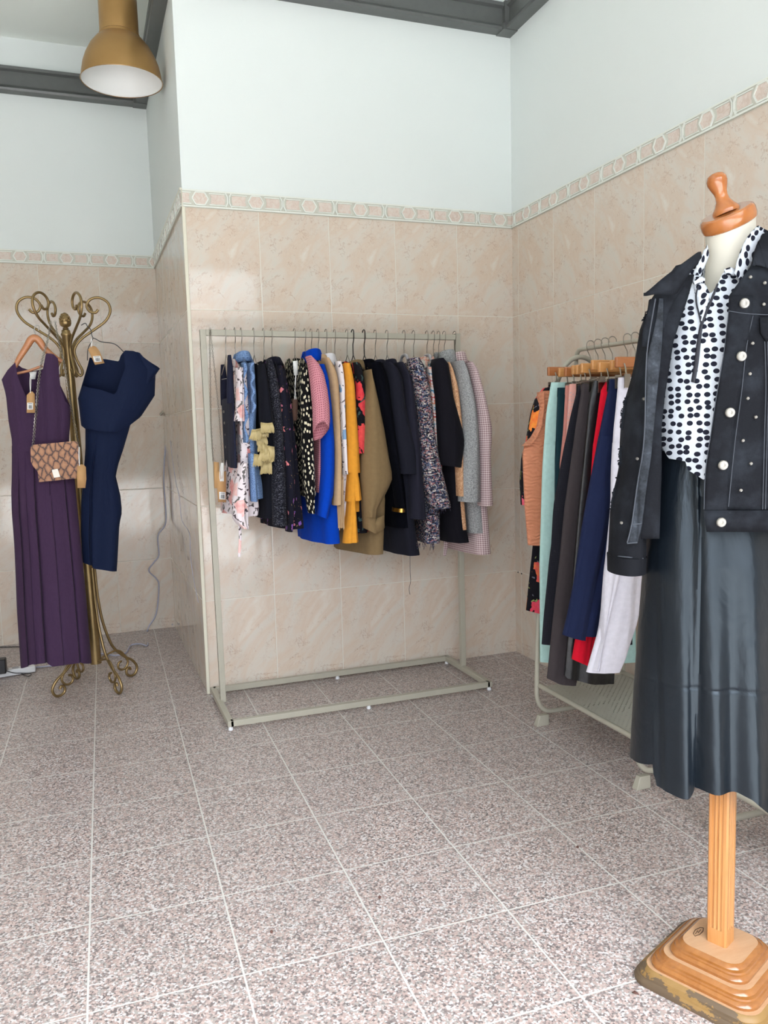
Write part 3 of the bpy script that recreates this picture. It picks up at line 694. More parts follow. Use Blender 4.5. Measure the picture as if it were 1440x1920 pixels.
# 19 multicolour boucle jacket
t, x0, zs, zh = rack_garment('tweed_jacket', 'multicolour blue and pink bouclé tweed jacket with frayed hems', 'jacket', 775, boucle,
    [(690, 793), (760, 803), (860, 808), (958, 815), (1020, 814)], [(690, 750), (900, 775), (976, 778), (1020, 778)], seed=23, amp=.008, th=(.03, .045),
    sleeve=[(672, 767, 782), (690, 763, 796), (723, 773, 802), (758, 780, 807), (805, 784, 812), (860, 786, 822), (905, 793, 833), (940, 800, 842), (954, 808, 844)], sleeveb=.055, hemslant=-4)
rnd = random.Random(8); m = MB()
for k in range(26):
    x = (816+rnd.uniform(0, 28)) if k < 12 else (778+rnd.uniform(0, 36)); y = 951 if k < 12 else 1018; L_ = rnd.uniform(6, 15)
    a = onY(x, y, YR-LH-.02); b = onY(x+rnd.uniform(-3, 3), y+L_, YR-LH-.02); m.tube([a, b], .0014, 4)
obj('frayed_hem', m, boucle, t)
wire_hanger(775, 'silver wire hanger holding the multicolour bouclé jacket')
# 20 crochet
t, x0, zs, zh = rack_garment('crochet_top', 'red, white and blue crochet top on a grey plastic hanger', 'top', 800, crochet,
    [(688, 806), (706, 811), (782, 819), (830, 822), (940, 826)], [(688, 772), (940, 800)], seed=24, amp=.004, th=(.02, .03), farsleeve=False, rise=.06)
wire_hanger(800, 'second grey plastic hanger, holding the crochet top', 'plastic')
# 21 black round sleeve coat
t, x0, zs, zh = rack_garment('cocoon_coat', 'black cocoon coat with wide rounded elbow-length sleeve', 'coat', 812, cloth('black_wool', (20, 19, 26)),
    [(690, 838), (780, 850), (870, 856), (982, 864), (1018, 872)], [(690, 786), (960, 795), (1018, 802)], seed=25, amp=.007, th=(.034, .055),
    sleeve=[(673, 814, 826), (682, 810, 837), (711, 812, 842), (746, 817, 847), (782, 819, 858), (805, 820, 865), (829, 821, 868.5), (850, 823, 866), (872, 826, 862)], sleeveb=.06, hemslant=5)
wire_hanger(812, 'silver wire hanger holding the black cocoon coat')
# 22 peach brocade
t, x0, zs, zh = rack_garment('brocade_jacket', 'peach gold brocade jacket showing narrowly beside the cocoon coat', 'jacket', 822, goldc,
    [(700, 849), (746, 858), (940, 865), (994, 870)], [(700, 796), (994, 820)], seed=26, amp=.004, th=(.026, .035), sleeve=[(680, 832, 840), (690, 837, 846), (726, 843, 857), (764, 848, 861), (800, 851, 865), (930, 857, 867)], sleeveb=.035)
wire_hanger(822, 'silver wire hanger holding the peach brocade jacket')
# 23 grey coat
t, x0, zs, zh = rack_garment('grey_coat', 'pale grey bouclé coat with straight sleeve, second from the right end', 'coat', 832.6, greyw,
    [(696, 869), (800, 880), (900, 892), (1000, 901)], [(696, 806), (1005, 850)], seed=27, amp=.008, th=(.034, .05), collar=(.066, .04, 0), rise=.065,
    sleeve=[(678, 850, 864), (690, 853, 871), (711, 856, 878), (735, 858, 884), (758, 862, 889), (793, 864, 893), (841, 865, 896), (890, 860, 898), (940, 860, 898)], sleeveb=.06)
wire_hanger(832.6, 'silver wire hanger holding the pale grey coat')
# 24 houndstooth coat
t, x0, zs, zh = rack_garment('houndstooth_coat', 'pink houndstooth coat at the right end of the back rack', 'coat', 852, hound,
    [(696, 890), (800, 900), (900, 904), (1040, 913)], [(696, 824), (1000, 838), (1040, 843)], seed=28, amp=.006, th=(.034, .05), collar=(.066, .035, .05), rise=.06,
    sleeve=[(680, 870, 880), (695, 876, 892), (722, 882, 899), (740, 886, 905), (776, 891, 914), (800, 893, 919), (829, 895, 918.5), (850, 896, 916), (899, 897, 918), (948, 897, 921)], sleeveb=.055, hemslant=-2)
sh, m = tube_rows((0, YR, 0), [(1000, 834, 840), (1026, 832, 840), (1042, 831, 836)], .004, seed=4, amp=.001, nz=6); obj('belt_end', m, hound, t)
wire_hanger(852, 'silver wire hanger holding the pink houndstooth coat')
# loose thread
m = MB(); m.tube([onY(769, 1020, -.4), onY(769, 1070, -.4), onY(770, 1090, -.4), onY(767, 1104, -.4), onY(769, 1115, -.4)], .0012, 5, 4)
tag(obj('loose_thread', m, M['black_plastic'], loc=onY(769, 1020, -.4)), 'long dark thread dangling below the black blazer hem', 'thread')
# chain bag strap with tags at left end of rail
x = onY(394, 620, YR).x
t = thing('chain_bag', 'chain strap with kraft tags hung at the left end of the back rail', 'bag', (x, YR, 1.2), None)
def chain(mb, pts, step=.0085, r=.0034, w=.0009):
    pts = spline([V(p) for p in pts], 12); acc = 0; i = 0
    for a, b in zip(pts, pts[1:]):
        L_ = (b-a).length
        while acc < L_:
            c = a+(b-a)*(acc/L_); d = (b-a).normalized(); s = d.cross(V((0, 1, 0))).normalized(); u = d.cross(s)
            if i % 2: s = u
            ring = [c+d*cos(q)*r*1.5+s*sin(q)*r for q in [2*pi*k/8 for k in range(9)]]
            mb.tube(ring, w, 4, cap=False); acc += step; i += 1
        acc -= L_
m = MB(); chain(m, [onY(393.5, 617, YR-.016), onY(394, 700, YR-.016), onY(396, 800, YR-.016), onY(400, 865, YR-.016)]); obj('chain', m, M['chrome'], t)
m = MB(); chain(m, [onY(394, 617, YR-.018), onY(402, 690, YR-.03), onY(411, 780, YR-.03), onY(417, 866, YR-.03)]); obj('chain', m, M['chrome'], t)
m = MB()
for k in range(3): m.tube([onY(415+k, 868, YR-.03), onY(412+k*2.2, 890, YR-.034), onY(414+k*2.5, 902, YR-.034), onY(416.5+k, 868, YR-.03)], .0016, 5, 5)
obj('string', m, M['string'], t)
def card(pts, Y, mt, name, par, th=.0012):
    m = MB(); m.fan([onY(x, y, Y) for x, y in pts]); return obj(name, m, mt, par, solid=th)
card([(401, 866), (410, 867), (411, 916), (402, 915)], YR-.02, M['kraft'], 'inner_pouch', t, .02)
tg = card([(405, 884), (424, 884), (424, 942), (409, 941)], YR-.031, M['kraft'], 'kraft_tag', t)
def barcode(pts, Y, par, n=9, seed=1, frac=(.25, .8, .35, .85)):
    """white sticker with thin bars; pts = tl, tr, br, bl"""
    lab = card(pts, Y, M['paper'], 'barcode_label', par, .0006); m = MB(); rnd = random.Random(seed)
    P = [onY(x, y, Y-.0008) for x, y in pts]
    def B(u, v): return (P[0]*(1-u)+P[1]*u)*(1-v)+(P[3]*(1-u)+P[2]*u)*v
    u = frac[0]
    while u < frac[1]:
        d = rnd.choice((.02, .035, .05)); m.fan([B(u, frac[2]), B(u+d, frac[2]), B(u+d, frac[3]), B(u, frac[3])]); u += d+rnd.choice((.02, .03))
    m.fan([B(.2, .13), B(.85, .13), B(.85, .2), B(.2, .2)])
    return obj('printed_bars', m, M['ink'], lab)
barcode([(411, 922), (423, 923), (423, 937), (411, 936)], YR-.0325, tg)

# ------------------------------------------------------------------ trouser rack along the right wall
YA, YB2, XM = -1.0, -1.638, -.262
def end_frame(name, par, y):
    p = [(-.30, .052), (-.36, .052), (-.42, .056), (-.452, .075), (-.472, .115), (-.474, .17), (-.467, .4), (-.452, .62), (-.425, .98), (-.398, 1.28), (-.382, 1.37), (-.352, 1.44), (-.31, 1.487), (-.262, 1.502)]
    q = p+[(2*XM-x, z) for x, z in p[::-1][1:]]; q = q+[q[0]]
    m = MB(); m.tube([V((x, y, z)) for x, z in q], .0098, 12, 4); return obj(name, m, M['rack'], par)
def trouser_rack(label, ya, yb):
    t = thing('clothes_rail', label, 'clothes rack', (XM, (ya+yb)/2, 0))
    for y in (ya, yb):
        end_frame('end_frame', t, y)
        for x in (-.455, -.07):
            m = MB(); d = -1 if x < -.2 else 1
            o = m.add([V(q) for q in ((x-.028*d*-1, y-.014, 0), (x-.03*d, y-.014, 0), (x-.03*d, y+.014, 0), (x+.028*d, y+.014, 0), (x+.012*d, y-.011, .044), (x-.03*d, y-.011, .044), (x-.03*d, y+.011, .044), (x+.012*d, y+.011, .044))])
            for f in ((0,3,2,1),(4,5,6,7),(0,1,5,4),(1,2,6,5),(2,3,7,6),(3,0,4,7)): m.face([o+i for i in f])
            obj('foot', m, M['rack'], t, bevel=.002)
    m = MB(); m.tube([V((XM, ya+.03, 1.44)), V((XM, ya+.028, 1.5)), V((XM, ya+.012, 1.527)), V((XM, ya-.03, 1.531)), V((XM, (ya+yb)/2, 1.528)), V((XM, yb+.03, 1.525)), V((XM, yb-.012, 1.521)), V((XM, yb-.028, 1.495)), V((XM, yb-.03, 1.44))], .0085, 12, 5); obj('hanging_rail', m, M['rack'], t)
    zs_ = .172
    for x in (-.466, -.058): m = MB(); m.tube([V((x, ya, zs_)), V((x, yb, zs_-.002))], .0098, 12); obj('shelf_edge', m, M['rack'], t)
    m = MB(); n1, n2 = 40, 26; x0, x1 = -.462, -.062; y0, y1 = ya-.01, yb+.01
    m.box((x0, y1, zs_-.006), (x1, y0, zs_-.004))
    obj('shelf', m, PERF, t)
    return t
def perf(t):
    x = t.sep(t.map(t.obj(), (62, 62, 1), (0, 0, radians(45)))); d = []
    for i in (0, 1): a = t.math('SUBTRACT', t.math('FRACT', x[i]), .5); d.append(t.math('MULTIPLY', a, a))
    h = t.math('LESS_THAN', t.math('ADD', d[0], d[1]), .075)
    o = t.t.nodes['Material Output']; tr = t.n('BsdfTransparent'); ms = t.n('MixShader', {0: h})
    t.t.links.new(t.p.outputs[0], ms.inputs[1]); t.t.links.new(tr.outputs[0], ms.inputs[2]); t.t.links.new(ms.outputs[0], o.inputs[0])
    return None
PERF = mat('perforated_steel', (188, 186, 173), .4, fn=perf)
trouser_rack('grey tube clothes rack with perforated shelf, full of trousers', YA, YB2)
trouser_rack('empty grey tube rack nearest the camera, behind the wooden mannequin post', -2.005, -2.64)
GR = 'garments on the trouser rack'
def clip_hanger(label, left, right, ytop, y, material, hy=None):
    """wooden bar with two spring clips; left/right px of bar at plane y, ytop = px of bar top"""
    a, b = onY(left, ytop, y), onY(right, ytop, y); zc = a.z-.017; xr_ = 2*XM-a.x
    t = thing('clip_hanger', label, 'hanger', (XM, y, zc), 'wooden clip hangers')
    m = MB(); m.box((a.x, y-.007, zc-.017), (xr_, y+.007, zc+.017)); obj('bar', m, material, t, bevel=.003)
    m = MB(); m.tube([V((XM+.018*cos(q), y, 1.529+.0145+.016*sin(q))) for q in [radians(k) for k in range(-20, 181, 20)]]+[V((XM-.017, y, 1.525)), V((XM-.006, y, 1.505)), V((XM, y, 1.49)), V((XM, y, zc+.012))], .0017, 6, 3); obj('hook', m, M['chrome'], t)
    for x in (a.x+.028, xr_-.028):
        m = MB(); m.tube([V((x, y-.009, zc-.005)), V((x, y-.016, zc-.02)), V((x, y-.020, zc-.045))], .0026, 6)
        m.box((x-.011, y-.026, zc-.085), (x+.011, y-.0235, zc-.04)); m.box((x-.011, y+.0235, zc-.085), (x+.011, y+.026, zc-.04))
        for k in range(4): m.box((x-.0125, y-.0285, zc-.046-.0065*k), (x+.0125, y-.0255, zc-.043-.0065*k))
        m.box((x-.009, y-.0245, zc-.05), (x+.009, y+.0245, zc-.046)); obj('clip', m, M['chrome'], t)
    return t
def hung(name, label, cat, y, rows, material, b=.02, seed=1, hem=None, amp=.004, legs=True, split=None, band=True, ks=(3, 5, 8)):
    o = (0, y, 0); L, R = rowsplit(rows); a = rows[0]; z = rows[-1]
    q = onY((a[1]+a[2])/2, a[0], y); t = thing(name, label, cat, (XM, y, q.z), GR)
    hm = hem or [(z[1], z[0]), (z[2], z[0])]
    if not legs:
        sh = Shell(o, L, R, b, ex=.4); obj('body', sh.mesh([(a[1], a[0]), (a[2], a[0])], hm, nt=64, nz=24, fold=folds(seed, amp, ks)), material, t); return t, sh
    sp = split or (lambda py, l, r: l+(r-l)*.52)
    yc = a[0]+(z[0]-a[0])*.22
    sh0 = Shell(o, L, R, b, ex=.4)
    top = [(a[1], a[0]), (a[2], a[0])]; cr = [(interp(L_ := sorted((y_, x_) for x_, y_ in L), yc+14), yc+14), (interp(sorted((y_, x_) for x_, y_ in R), yc+14), yc+14)]
    obj('hips', sh0.mesh(top, cr, nt=48, nz=8, fold=folds(seed, amp*.5)), material, t)
    if band:
        Lb = [(x-.5, yy) for x, yy in L]; sb = Shell(o, Lb, [(x+.5, yy) for x, yy in R], b+.0015, ex=.4)
        obj('waistband', sb.mesh([(a[1], a[0]-1), (a[2], a[0]-1)], [(a[1], a[0]+16), (a[2], a[0]+16)], nt=48, nz=3), material, t)
    ys = [yc]+[r[0] for r in rows if r[0] > yc]
    rr = [(yy, interp(sorted((y_, x_) for x_, y_ in L), yy), interp(sorted((y_, x_) for x_, y_ in R), yy)) for yy in ys]
    for k in (0, 1):
        lg = [(yy, l if k == 0 else sp(yy, l, r)-4, (sp(yy, l, r)+4) if k == 0 else r) for yy, l, r in rr]
        sh, m = tube_rows((0, y-(.006 if k == 0 else -.004), 0), lg, b*1.05, seed=seed+k, amp=amp, nt=40, ex=.42, hem=(hm if k == 0 else None)); obj('leg', m, material, t)
    return t, sh0
rosebl = floral((22, 20, 26), [(216, 70, 48), (226, 140, 60), (214, 62, 86), (226, 110, 130)], (140, 150, 90), 9.5, .38, .1, (100, 100, 112))
t, sh = hung('floral_blouse_dress', 'long black garment with orange and pink flowers at the far end of the trouser rack', 'dress', -1.02,
    [(722, 1030, 1185), (733, 1018, 1190), (760, 1010, 1190), (950, 1004, 1185), (1026, 999, 1170), (1080, 993, 1170), (1146, 986, 1165)], cloth('dark_rose_print', None, fn=rosebl), .025, 31, hem=[(986, 1144), (1012, 1151), (1165, 1150)], legs=False, amp=.008)
sh, m = tube_rows((0, -1.035, 0), [(727, 1022, 1034), (745, 1006, 1024), (776, 996, 1020), (830, 987, 1012), (858, 979, 1006), (905, 976, 1000), (947, 979, 998)], .03, seed=5); obj('sleeve', m, sh and bpy.data.materials['dark_rose_print'], t)
def quilt(t):
    t.bump(t.math('SINE', t.math('MULTIPLY', t.math('ADD', t.sep(t.uv())[1], t.math('MULTIPLY', t.noise(t.uv(), 22, 3), .04)), 420.0)), .5, .004)
    return t.mix(t.noise(t.uv(), 30, 3), lin((194, 122, 88)), lin((206, 136, 100)))
PQ = mat('peach_quilted', (208, 140, 106), .7, fn=quilt, sheen=.1)
t, sh = hung('quilted_vest', 'peach sleeveless quilted top with deep armhole', 'vest', -1.06,
    [(733, 1016, 1170), (764, 1015, 1175), (799, 1010, 1180), (825, 999, 1180), (837, 982, 1180), (858, 980, 1180), (951, 984, 1180), (998, 988, 1175), (1022, 990, 1170)], PQ, .03, 32, legs=False)
sh, m = tube_rows((0, -1.062, 0), [(735, 1011, 1016), (764, 1012, 1016), (799, 1006, 1012), (822, 996, 1003), (836, 981, 990)], .026, seed=3, amp=.001); obj('armhole_binding', m, PQ, t)
T = [
 ('trousers', 'pale mint trousers beside the peach quilted top', -1.12, [(718, 1034, 1180), (776, 1024, 1185), (881, 1017, 1190), (1052, 1012, 1190), (1241, 1013, 1192)], cloth('mint', (174, 208, 202)), {}),
 ('trousers', 'dark teal trousers showing as a strip right of the mint pair', -1.17, [(728, 1046, 1185), (858, 1041, 1190), (1000, 1040, 1190), (1180, 1040, 1185)], cloth('teal', (22, 48, 56)), {}),
 ('trousers', 'dusty rose trousers partly hidden behind the black pair', -1.21, [(724, 1061, 1185), (811, 1056, 1190), (870, 1050, 1190), (1150, 1050, 1185)], cloth('rose', (190, 128, 118)), {}),
 ('skirt', 'pale pink satin skirt with lace, behind black textured trousers', -1.25, [(720, 1068, 1190), (811, 1062, 1190), (1000, 1060, 1190)], cloth('lace_pink', None, fn=lambda t: t.mix(t.math('MULTIPLY', t.math('LESS_THAN', t.voro(t.uv(), 120, dim='2D'), .3), t.math('LESS_THAN', t.sep(t.uv())[1], -.03)), lin((214, 158, 146)), lin((190, 160, 156)))), dict(legs=False)),
 ('trousers', 'black trousers of textured weave left of the charcoal pair', -1.30, [(723, 1085, 1190), (776, 1071, 1190), (834, 1059, 1190), (886, 1049, 1190), (951, 1038, 1190), (1022, 1034, 1190), (1052, 1030, 1190), (1156, 1020, 1185), (1208, 1016, 1185)], cloth('black_texture', None, fn=check((24, 24, 30), (30, 30, 37), (36, 36, 44), 150), ws=.8, wk=400), {}),
 ('trousers', 'wide charcoal brown trousers with the longest hem', -1.35, [(721, 1092, 1190), (799, 1080, 1190), (881, 1069, 1190), (951, 1059, 1190), (1045, 1050, 1190), (1078, 1046, 1190), (1182, 1035, 1180), (1272, 1026, 1120)], cloth('charcoal_brown', (62, 56, 58)), dict(hem=[(1026, 1272), (1051, 1284), (1117, 1289)])),
 ('trousers', 'shiny black leather trousers hanging behind the red hem', -1.40, [(714, 1113, 1195), (752, 1104, 1195), (811, 1099, 1195), (951, 1085, 1190), (1198, 1064, 1160), (1268, 1058, 1150)], None, dict(hem=[(1058, 1266), (1064, 1272), (1116, 1284), (1149, 1283)], amp=.012, legs=False)),
 ('trousers', 'bright red trousers between leather and navy pairs', -1.45, [(717, 1137, 1195), (734, 1127, 1200), (787, 1120, 1200), (834, 1113, 1200), (893, 1109, 1200), (1080, 1094, 1160), (1200, 1080, 1128), (1238, 1073, 1126)], cloth('red', (206, 20, 44)), dict(hem=[(1073, 1236), (1098, 1247), (1124, 1257)])),
 ('trousers', 'navy blue trousers in front of the red pair', -1.50, [(712, 1144, 1200), (731, 1141, 1205), (799, 1127, 1205), (893, 1109, 1200), (975, 1094, 1180), (1045, 1083, 1160), (1091, 1077, 1145), (1156, 1064, 1132), (1192, 1055, 1127)], cloth('navy', (28, 36, 66)), dict(hem=[(1055, 1190), (1082, 1199), (1119, 1206), (1127, 1188)])),
 ('trousers', 'white creased trousers, nearest pair on the trouser rack', -1.56, [(709, 1161, 1215), (741, 1158, 1222), (811, 1151, 1222), (881, 1147, 1220), (951, 1146, 1214), (1045, 1137, 1206), (1078, 1133, 1202), (1161, 1128, 1196), (1195, 1126, 1184), (1245, 1122, 1168), (1260, 1121, 1160)], cloth('white_twill', (214, 212, 222)), dict(hem=[(1121, 1258), (1153, 1266), (1158, 1258)], split=lambda py, l, r: 1178-(py-1000)*.285 if py > 1000 else 1182)),
]
LEATH = mat('black_leather', (12, 13, 16), .34, fn=lambda t: (t.bump(t.noise(t.uv(), 26, 4, .6, .6), .35, .006), None)[1])
for i, (nm, lb, y, rows, mt, kw) in enumerate(T):
    hung(nm, lb, nm, y, rows, mt or LEATH, .02, 40+i*3, **kw)
short = ['peach quilted top', 'mint trousers', 'teal trousers', 'rose trousers', 'black textured trousers', 'charcoal brown trousers', 'leather trousers', 'red trousers', 'navy trousers', 'white trousers']
for i, (lx, yt, y, c) in enumerate(((1027, 688, -1.07, 1), (1047, 690, -1.12, 0), (1059, 689, -1.165, 1), (1072, 685, -1.21, 0), (1080, 684, -1.30, 0), (1089, 681, -1.345, 0), (1109, 675, -1.395, 0), (1122, 679, -1.45, 0), (1145, 675, -1.50, 0), (1154, 669, -1.56, 1))):
    clip_hanger('wooden clip hanger with silver clips holding the '+short[i], lx, lx+150, yt, y, M['clipwood2'] if c else M['clipwood'])

# ------------------------------------------------------------------ brass coat stand
CX, CY = -2.166, .35; lean = -.036
t = thing('coat_stand', 'tall antique brass coat stand with scrolled hooks and feet', 'coat stand', (CX, CY, 0))
PX = lambda z: CX+.002+lean*(z-.14)/1.64
m = MB(); rows = []
prof = [(.027, .12), (.027, .14), (.026, .6), (.022, 1.4), (.0205, 1.71), (.024, 1.714), (.024, 1.722), (.0195, 1.727), (.0195, 1.737), (.013, 1.742)]
m.grid([[V((PX(z)+r*cos(a), CY+r*sin(a), z)) for a in [2*pi*k/20 for k in range(20)]] for r, z in prof], True); obj('pole', m, M['brass'], t)
m = MB(); zt = 1.742
m.lathe([(.012, 0), (.014, .004), (.010, .010), (.022, .016), (.026, .026), (.027, .034), (.023, .037), (.0245, .045), (.022, .058), (.015, .070), (.006, .077), (.001, .079)], (PX(zt), CY, zt), n=20)
for j in range(4):
    for k in range(9):
        a = 2*pi*(k+.5*j)/9; z = zt+.04+.0095*j; r = (.0235, .0225, .019, .013)[j]; m.sphere((PX(z)+r*cos(a), CY+r*sin(a), z), .0048, 5)
obj('finial', m, M['brass'], t)
arm = [(.022, 1.55), (.045, 1.52), (.055, 1.545), (.034, 1.60), (.030, 1.645), (.06, 1.69), (.12, 1.735), (.172, 1.775), (.197, 1.82), (.19, 1.862), (.155, 1.885), (.118, 1.878), (.098, 1.85), (.108, 1.822), (.132, 1.815), (.146, 1.83)]
for k in range(6):
    a = radians(-8+60*k); m = MB(); m.tube([V((PX(z)+(r*1.05)*cos(a), CY+(r*1.05)*sin(a), z+.005)) for r, z in arm], .0062, 8, 4); obj('scroll_hook', m, M['brass'], t)
leg = [(.028, .60), (.032, .50), (.038, .42), (.055, .31), (.095, .19), (.15, .125), (.205, .085), (.228, .045), (.215, .014), (.19, .008), (.168, .022), (.168, .045), (.185, .052), (.19, .04)]
leg2 = [(.165, .115), (.178, .085), (.165, .058), (.140, .052), (.122, .068), (.126, .09), (.142, .096)]
brace = [(.026, .135), (.07, .15), (.11, .158), (.14, .148), (.168, .115)]
for az in (209, 299, 29, 119):
    a = radians(az); f = lambda q: V((CX+q[0]*cos(a), CY+q[0]*sin(a), q[1]))
    m = MB(); m.tube([f(q) for q in leg], .0068, 8, 4); L_ = obj('leg', m, M['brass'], t)
    m = MB(); m.tube([f(q) for q in leg2], .006, 8, 4); obj('scroll', m, M['brass'], L_)
    m = MB(); m.tube([f(q) for q in brace], .005, 8, 4); obj('brace', m, M['brass'], L_)
# purple dress on a wooden hanger
PY = .16
purp = cloth('aubergine_crepe', (64, 45, 70), sheen=.03)
t = thing('long_dress', 'long purple sleeveless V-neck dress hung on the coat stand', 'dress', onY(80, 680, PY))
Lp = [(2, 600), (3, 712), (11, 740), (16, 790), (22.5, 827), (22, 890), (22, 960), (21, 925), (27, 1025), (32, 1150), (39, 1252)]
Rp = [(132, 600), (132, 790), (129, 827), (135, 860), (140, 895), (146, 960), (150, 1000), (160, 1100), (172, 1245)]
ptop = [(3, 713), (14, 694), (29, 679), (32, 700), (45, 735), (57, 764), (66, 740), (78, 705), (86, 662), (100, 664), (109, 672), (111, 700), (114, 730), (122, 752), (132, 762)]
ptopb = [(3, 713), (14, 694), (29, 680), (40, 688), (62, 694), (80, 690), (88, 662), (109, 672), (112, 720), (132, 762)]
phem = [(38, 1252), (60, 1246), (86, 1243), (98, 1250), (120, 1247), (148, 1243), (173, 1242)]
zw = onY(80, 838, PY).z
def pbz(z): return .055 if z > zw else .055+.05*min(1, (zw-z)/.9)
sh = Shell((0, PY, 0), Lp, Rp, pbz, ex=.5)
pl = [(-.78, .035), (-.28, .035), (.66, .035), (-.55, .008), (.2, .006)]
def pfold(th, v, sv, fr, z):
    d = max(0, min(1, (zw-z)/.25)); o = 0
    for c, w_ in pl:
        x = sv-c-.02*d
        if 0 <= x < .3: o -= .024*d*math.exp(-x/.045)*(w_/.035)
        elif -.1 < x < 0: o += .006*d*math.exp(x/.05)
    if z > zw: o += .004*sin(sv*16)*max(0, min(1, (z-zw)/.1))
    o -= .012*math.exp(-((z-zw)/.02)**2)*.5
    return o
obj('dress_body', sh.mesh(ptop, phem, ptopb, nt=200, nz=50, fold=pfold), purp, t)
sw = Shell((0, PY, 0), [(x-.4, y) for x, y in Lp], [(x+.4, y) for x, y in Rp], lambda z: pbz(z)+.003, ex=.5)
obj('waistband', sw.mesh([(22, 836), (60, 830), (129, 820)], [(22, 850), (60, 845), (132, 834)], nt=80, nz=4), purp, t)
def pick(name, sh_, pts, mt, par, off=.004, th=.0012):
    m = MB(); m.fan([sh_.front(x, y, off) for x, y in pts]); return obj(name, m, mt, par, solid=th)
card([(55, 698), (69, 696), (66, 711), (58, 711)], PY+.03, M['paper'], 'care_label', t, .0008)
t2 = thing('clothes_hanger', 'curved wooden hanger inside the purple dress', 'hanger', onY(63, 640, PY))
m = MB(); m.tube([onY(28, 688, PY), onY(36, 672, PY), onY(50, 650, PY), onY(58, 637, PY), onY(66, 634, PY), onY(74, 640, PY), onY(84, 654, PY), onY(100, 668, PY), onY(116, 678, PY)], lambda q: .009+.008*sin(pi*q), 10, 5); obj('hanger_body', m, M['hangerwood'], t2)
m = MB(); m.tube([onY(30, 701, PY), onY(55, 695, PY), onY(80, 686, PY)], .006, 8); obj('trouser_bar', m, M['hangerwood'], t2)
m = MB(); m.tube([onY(x, y, PY) for x, y in ((66, 636), (66, 626), (64, 618), (68, 610), (73, 612), (72, 620))], .0022, 6, 4); obj('hook', m, M['chrome'], t2)
def swing_tag(label, hang, pts, Y, bar=None, seed=1):
    """kraft tag on a white string; pts outline, hang = string top px"""
    cx_ = sum(p[0] for p in pts)/len(pts); cy_ = sum(p[1] for p in pts)/len(pts)
    t = thing('price_tag', label, 'tag', onY(cx_, cy_, Y), 'kraft price tags')
    c = card(pts, Y, M['kraft'], 'card', t)
    m = MB(); tp = min(pts, key=lambda p: p[1]); m.tube([onY(hang[0], hang[1], Y), onY((hang[0]+tp[0])/2-1, (hang[1]+tp[1])/2, Y-.002), onY(tp[0], tp[1]+3, Y-.002)], .0013, 5, 4)
    m.tube([onY(hang[0]+1, hang[1], Y), onY((hang[0]+tp[0])/2+1, (hang[1]+tp[1])/2, Y-.002), onY(tp[0], tp[1]+3, Y-.002)], .0013, 5, 4); obj('string', m, M['string'], t)
    if bar: barcode(bar, Y-.0015, t, seed=seed)
    return t
swing_tag('kraft tag with barcode on the front of the purple dress', (57, 700), [(53, 738), (57, 734), (61, 734), (65, 739), (66, 774), (50, 774), (50, 741)], PY-.064, [(51, 755), (62, 755), (62, 768), (51, 768)], 3)
tg2 = thing('price_tag', 'dark brown long tag on string hanging on the cream-spotted blouse', 'tag', onY(553, 768, -.385), 'brown swing tags')
card([(548, 751), (550, 747), (556, 747), (558.5, 751), (557.5, 785), (554.5, 789), (550, 789), (548.5, 784)], -.388, mat('brown_card', (92, 66, 54), .8), 'card', tg2)
m = MB(); m.tube([onY(556, 690, -.385), onY(554, 718, -.388), onY(552, 749, -.39)], .0014, 5, 4); m.tube([onY(556, 690, -.385), onY(553, 720, -.388), onY(555, 749, -.39)], .0014, 5, 4); obj('string', m, M['string'], tg2)
# navy dress
NY = .22
navy2 = cloth('navy_scuba', (18, 29, 56), rough=.75, sheen=.01)
t = thing('asymmetric_dress', 'navy asymmetric draped dress hung on the right of the coat stand', 'dress', onY(200, 700, NY))
sh = Shell((0, NY, 0), [(160, 690), (160, 840), (156, 902), (152, 937), (151, 1000), (155, 1056)], [(246, 690), (245, 795), (232, 840), (222, 870), (217, 892), (226, 930), (229, 960), (224, 982), (221, 1037), (219, 1071)], lambda z: .05, ex=.5)
def nf(th, v, sv, fr, z): return .006*sin(5*th+2*v)*v-(.03*math.exp(-((sv+.52)/.04)**2) if sv > -.6 else 0)*min(1, max(0, (v-.1)*1.5))
obj('skirt', sh.mesh([(160, 760), (246, 760)], [(154, 1054), (172, 1061), (176, 1066), (220, 1071)], nt=120, nz=26, fold=nf), navy2, t)
sh = Shell((0, NY-.01, 0), [(163, 640), (163, 690), (155, 720), (146, 747), (152, 797), (158, 815)], [(266, 640), (266, 665), (292, 695), (290, 742), (265, 780), (243, 805), (236, 820)], lambda z: .075, ex=.5)
obj('draped_bodice', sh.mesh([(146, 748), (156, 722), (165, 726), (190, 731), (206, 737), (215, 740), (222, 730), (228, 704), (233, 657), (250, 658), (263, 663), (292, 695)],
    [(146, 752), (152, 798), (160, 804), (190, 809), (220, 810), (243, 798), (265, 781), (290, 744)], [(146, 748), (163, 690), (168, 669), (200, 671), (224, 675), (233, 657), (263, 663), (292, 695)], nt=120, nz=26, fold=folds(5, .006, (3, 4, 7))), navy2, t)
sh = Shell((0, NY-.03, 0), [(255, 655), (262, 690), (268, 722)], [(264, 655), (272, 668), (300, 691), (281, 719)], lambda z: .03, ex=.5)
obj('flared_sleeve', sh.mesh([(256, 660), (263, 662), (280, 674), (300, 690)], [(262, 700), (272, 720), (281, 719), (300, 692)], nt=40, nz=10), navy2, t)
t2 = thing('clothes_hanger', 'thin dark wire hanger inside the navy draped dress', 'hanger', onY(178, 640, NY))
m = MB(); m.tube([onY(x, y, NY) for x, y in ((232, 660), (215, 645), (190, 641), (176, 634), (172, 640), (165, 655), (164, 676))], .002, 6, 4); obj('hanger_body', m, M['blackmetal'], t2)
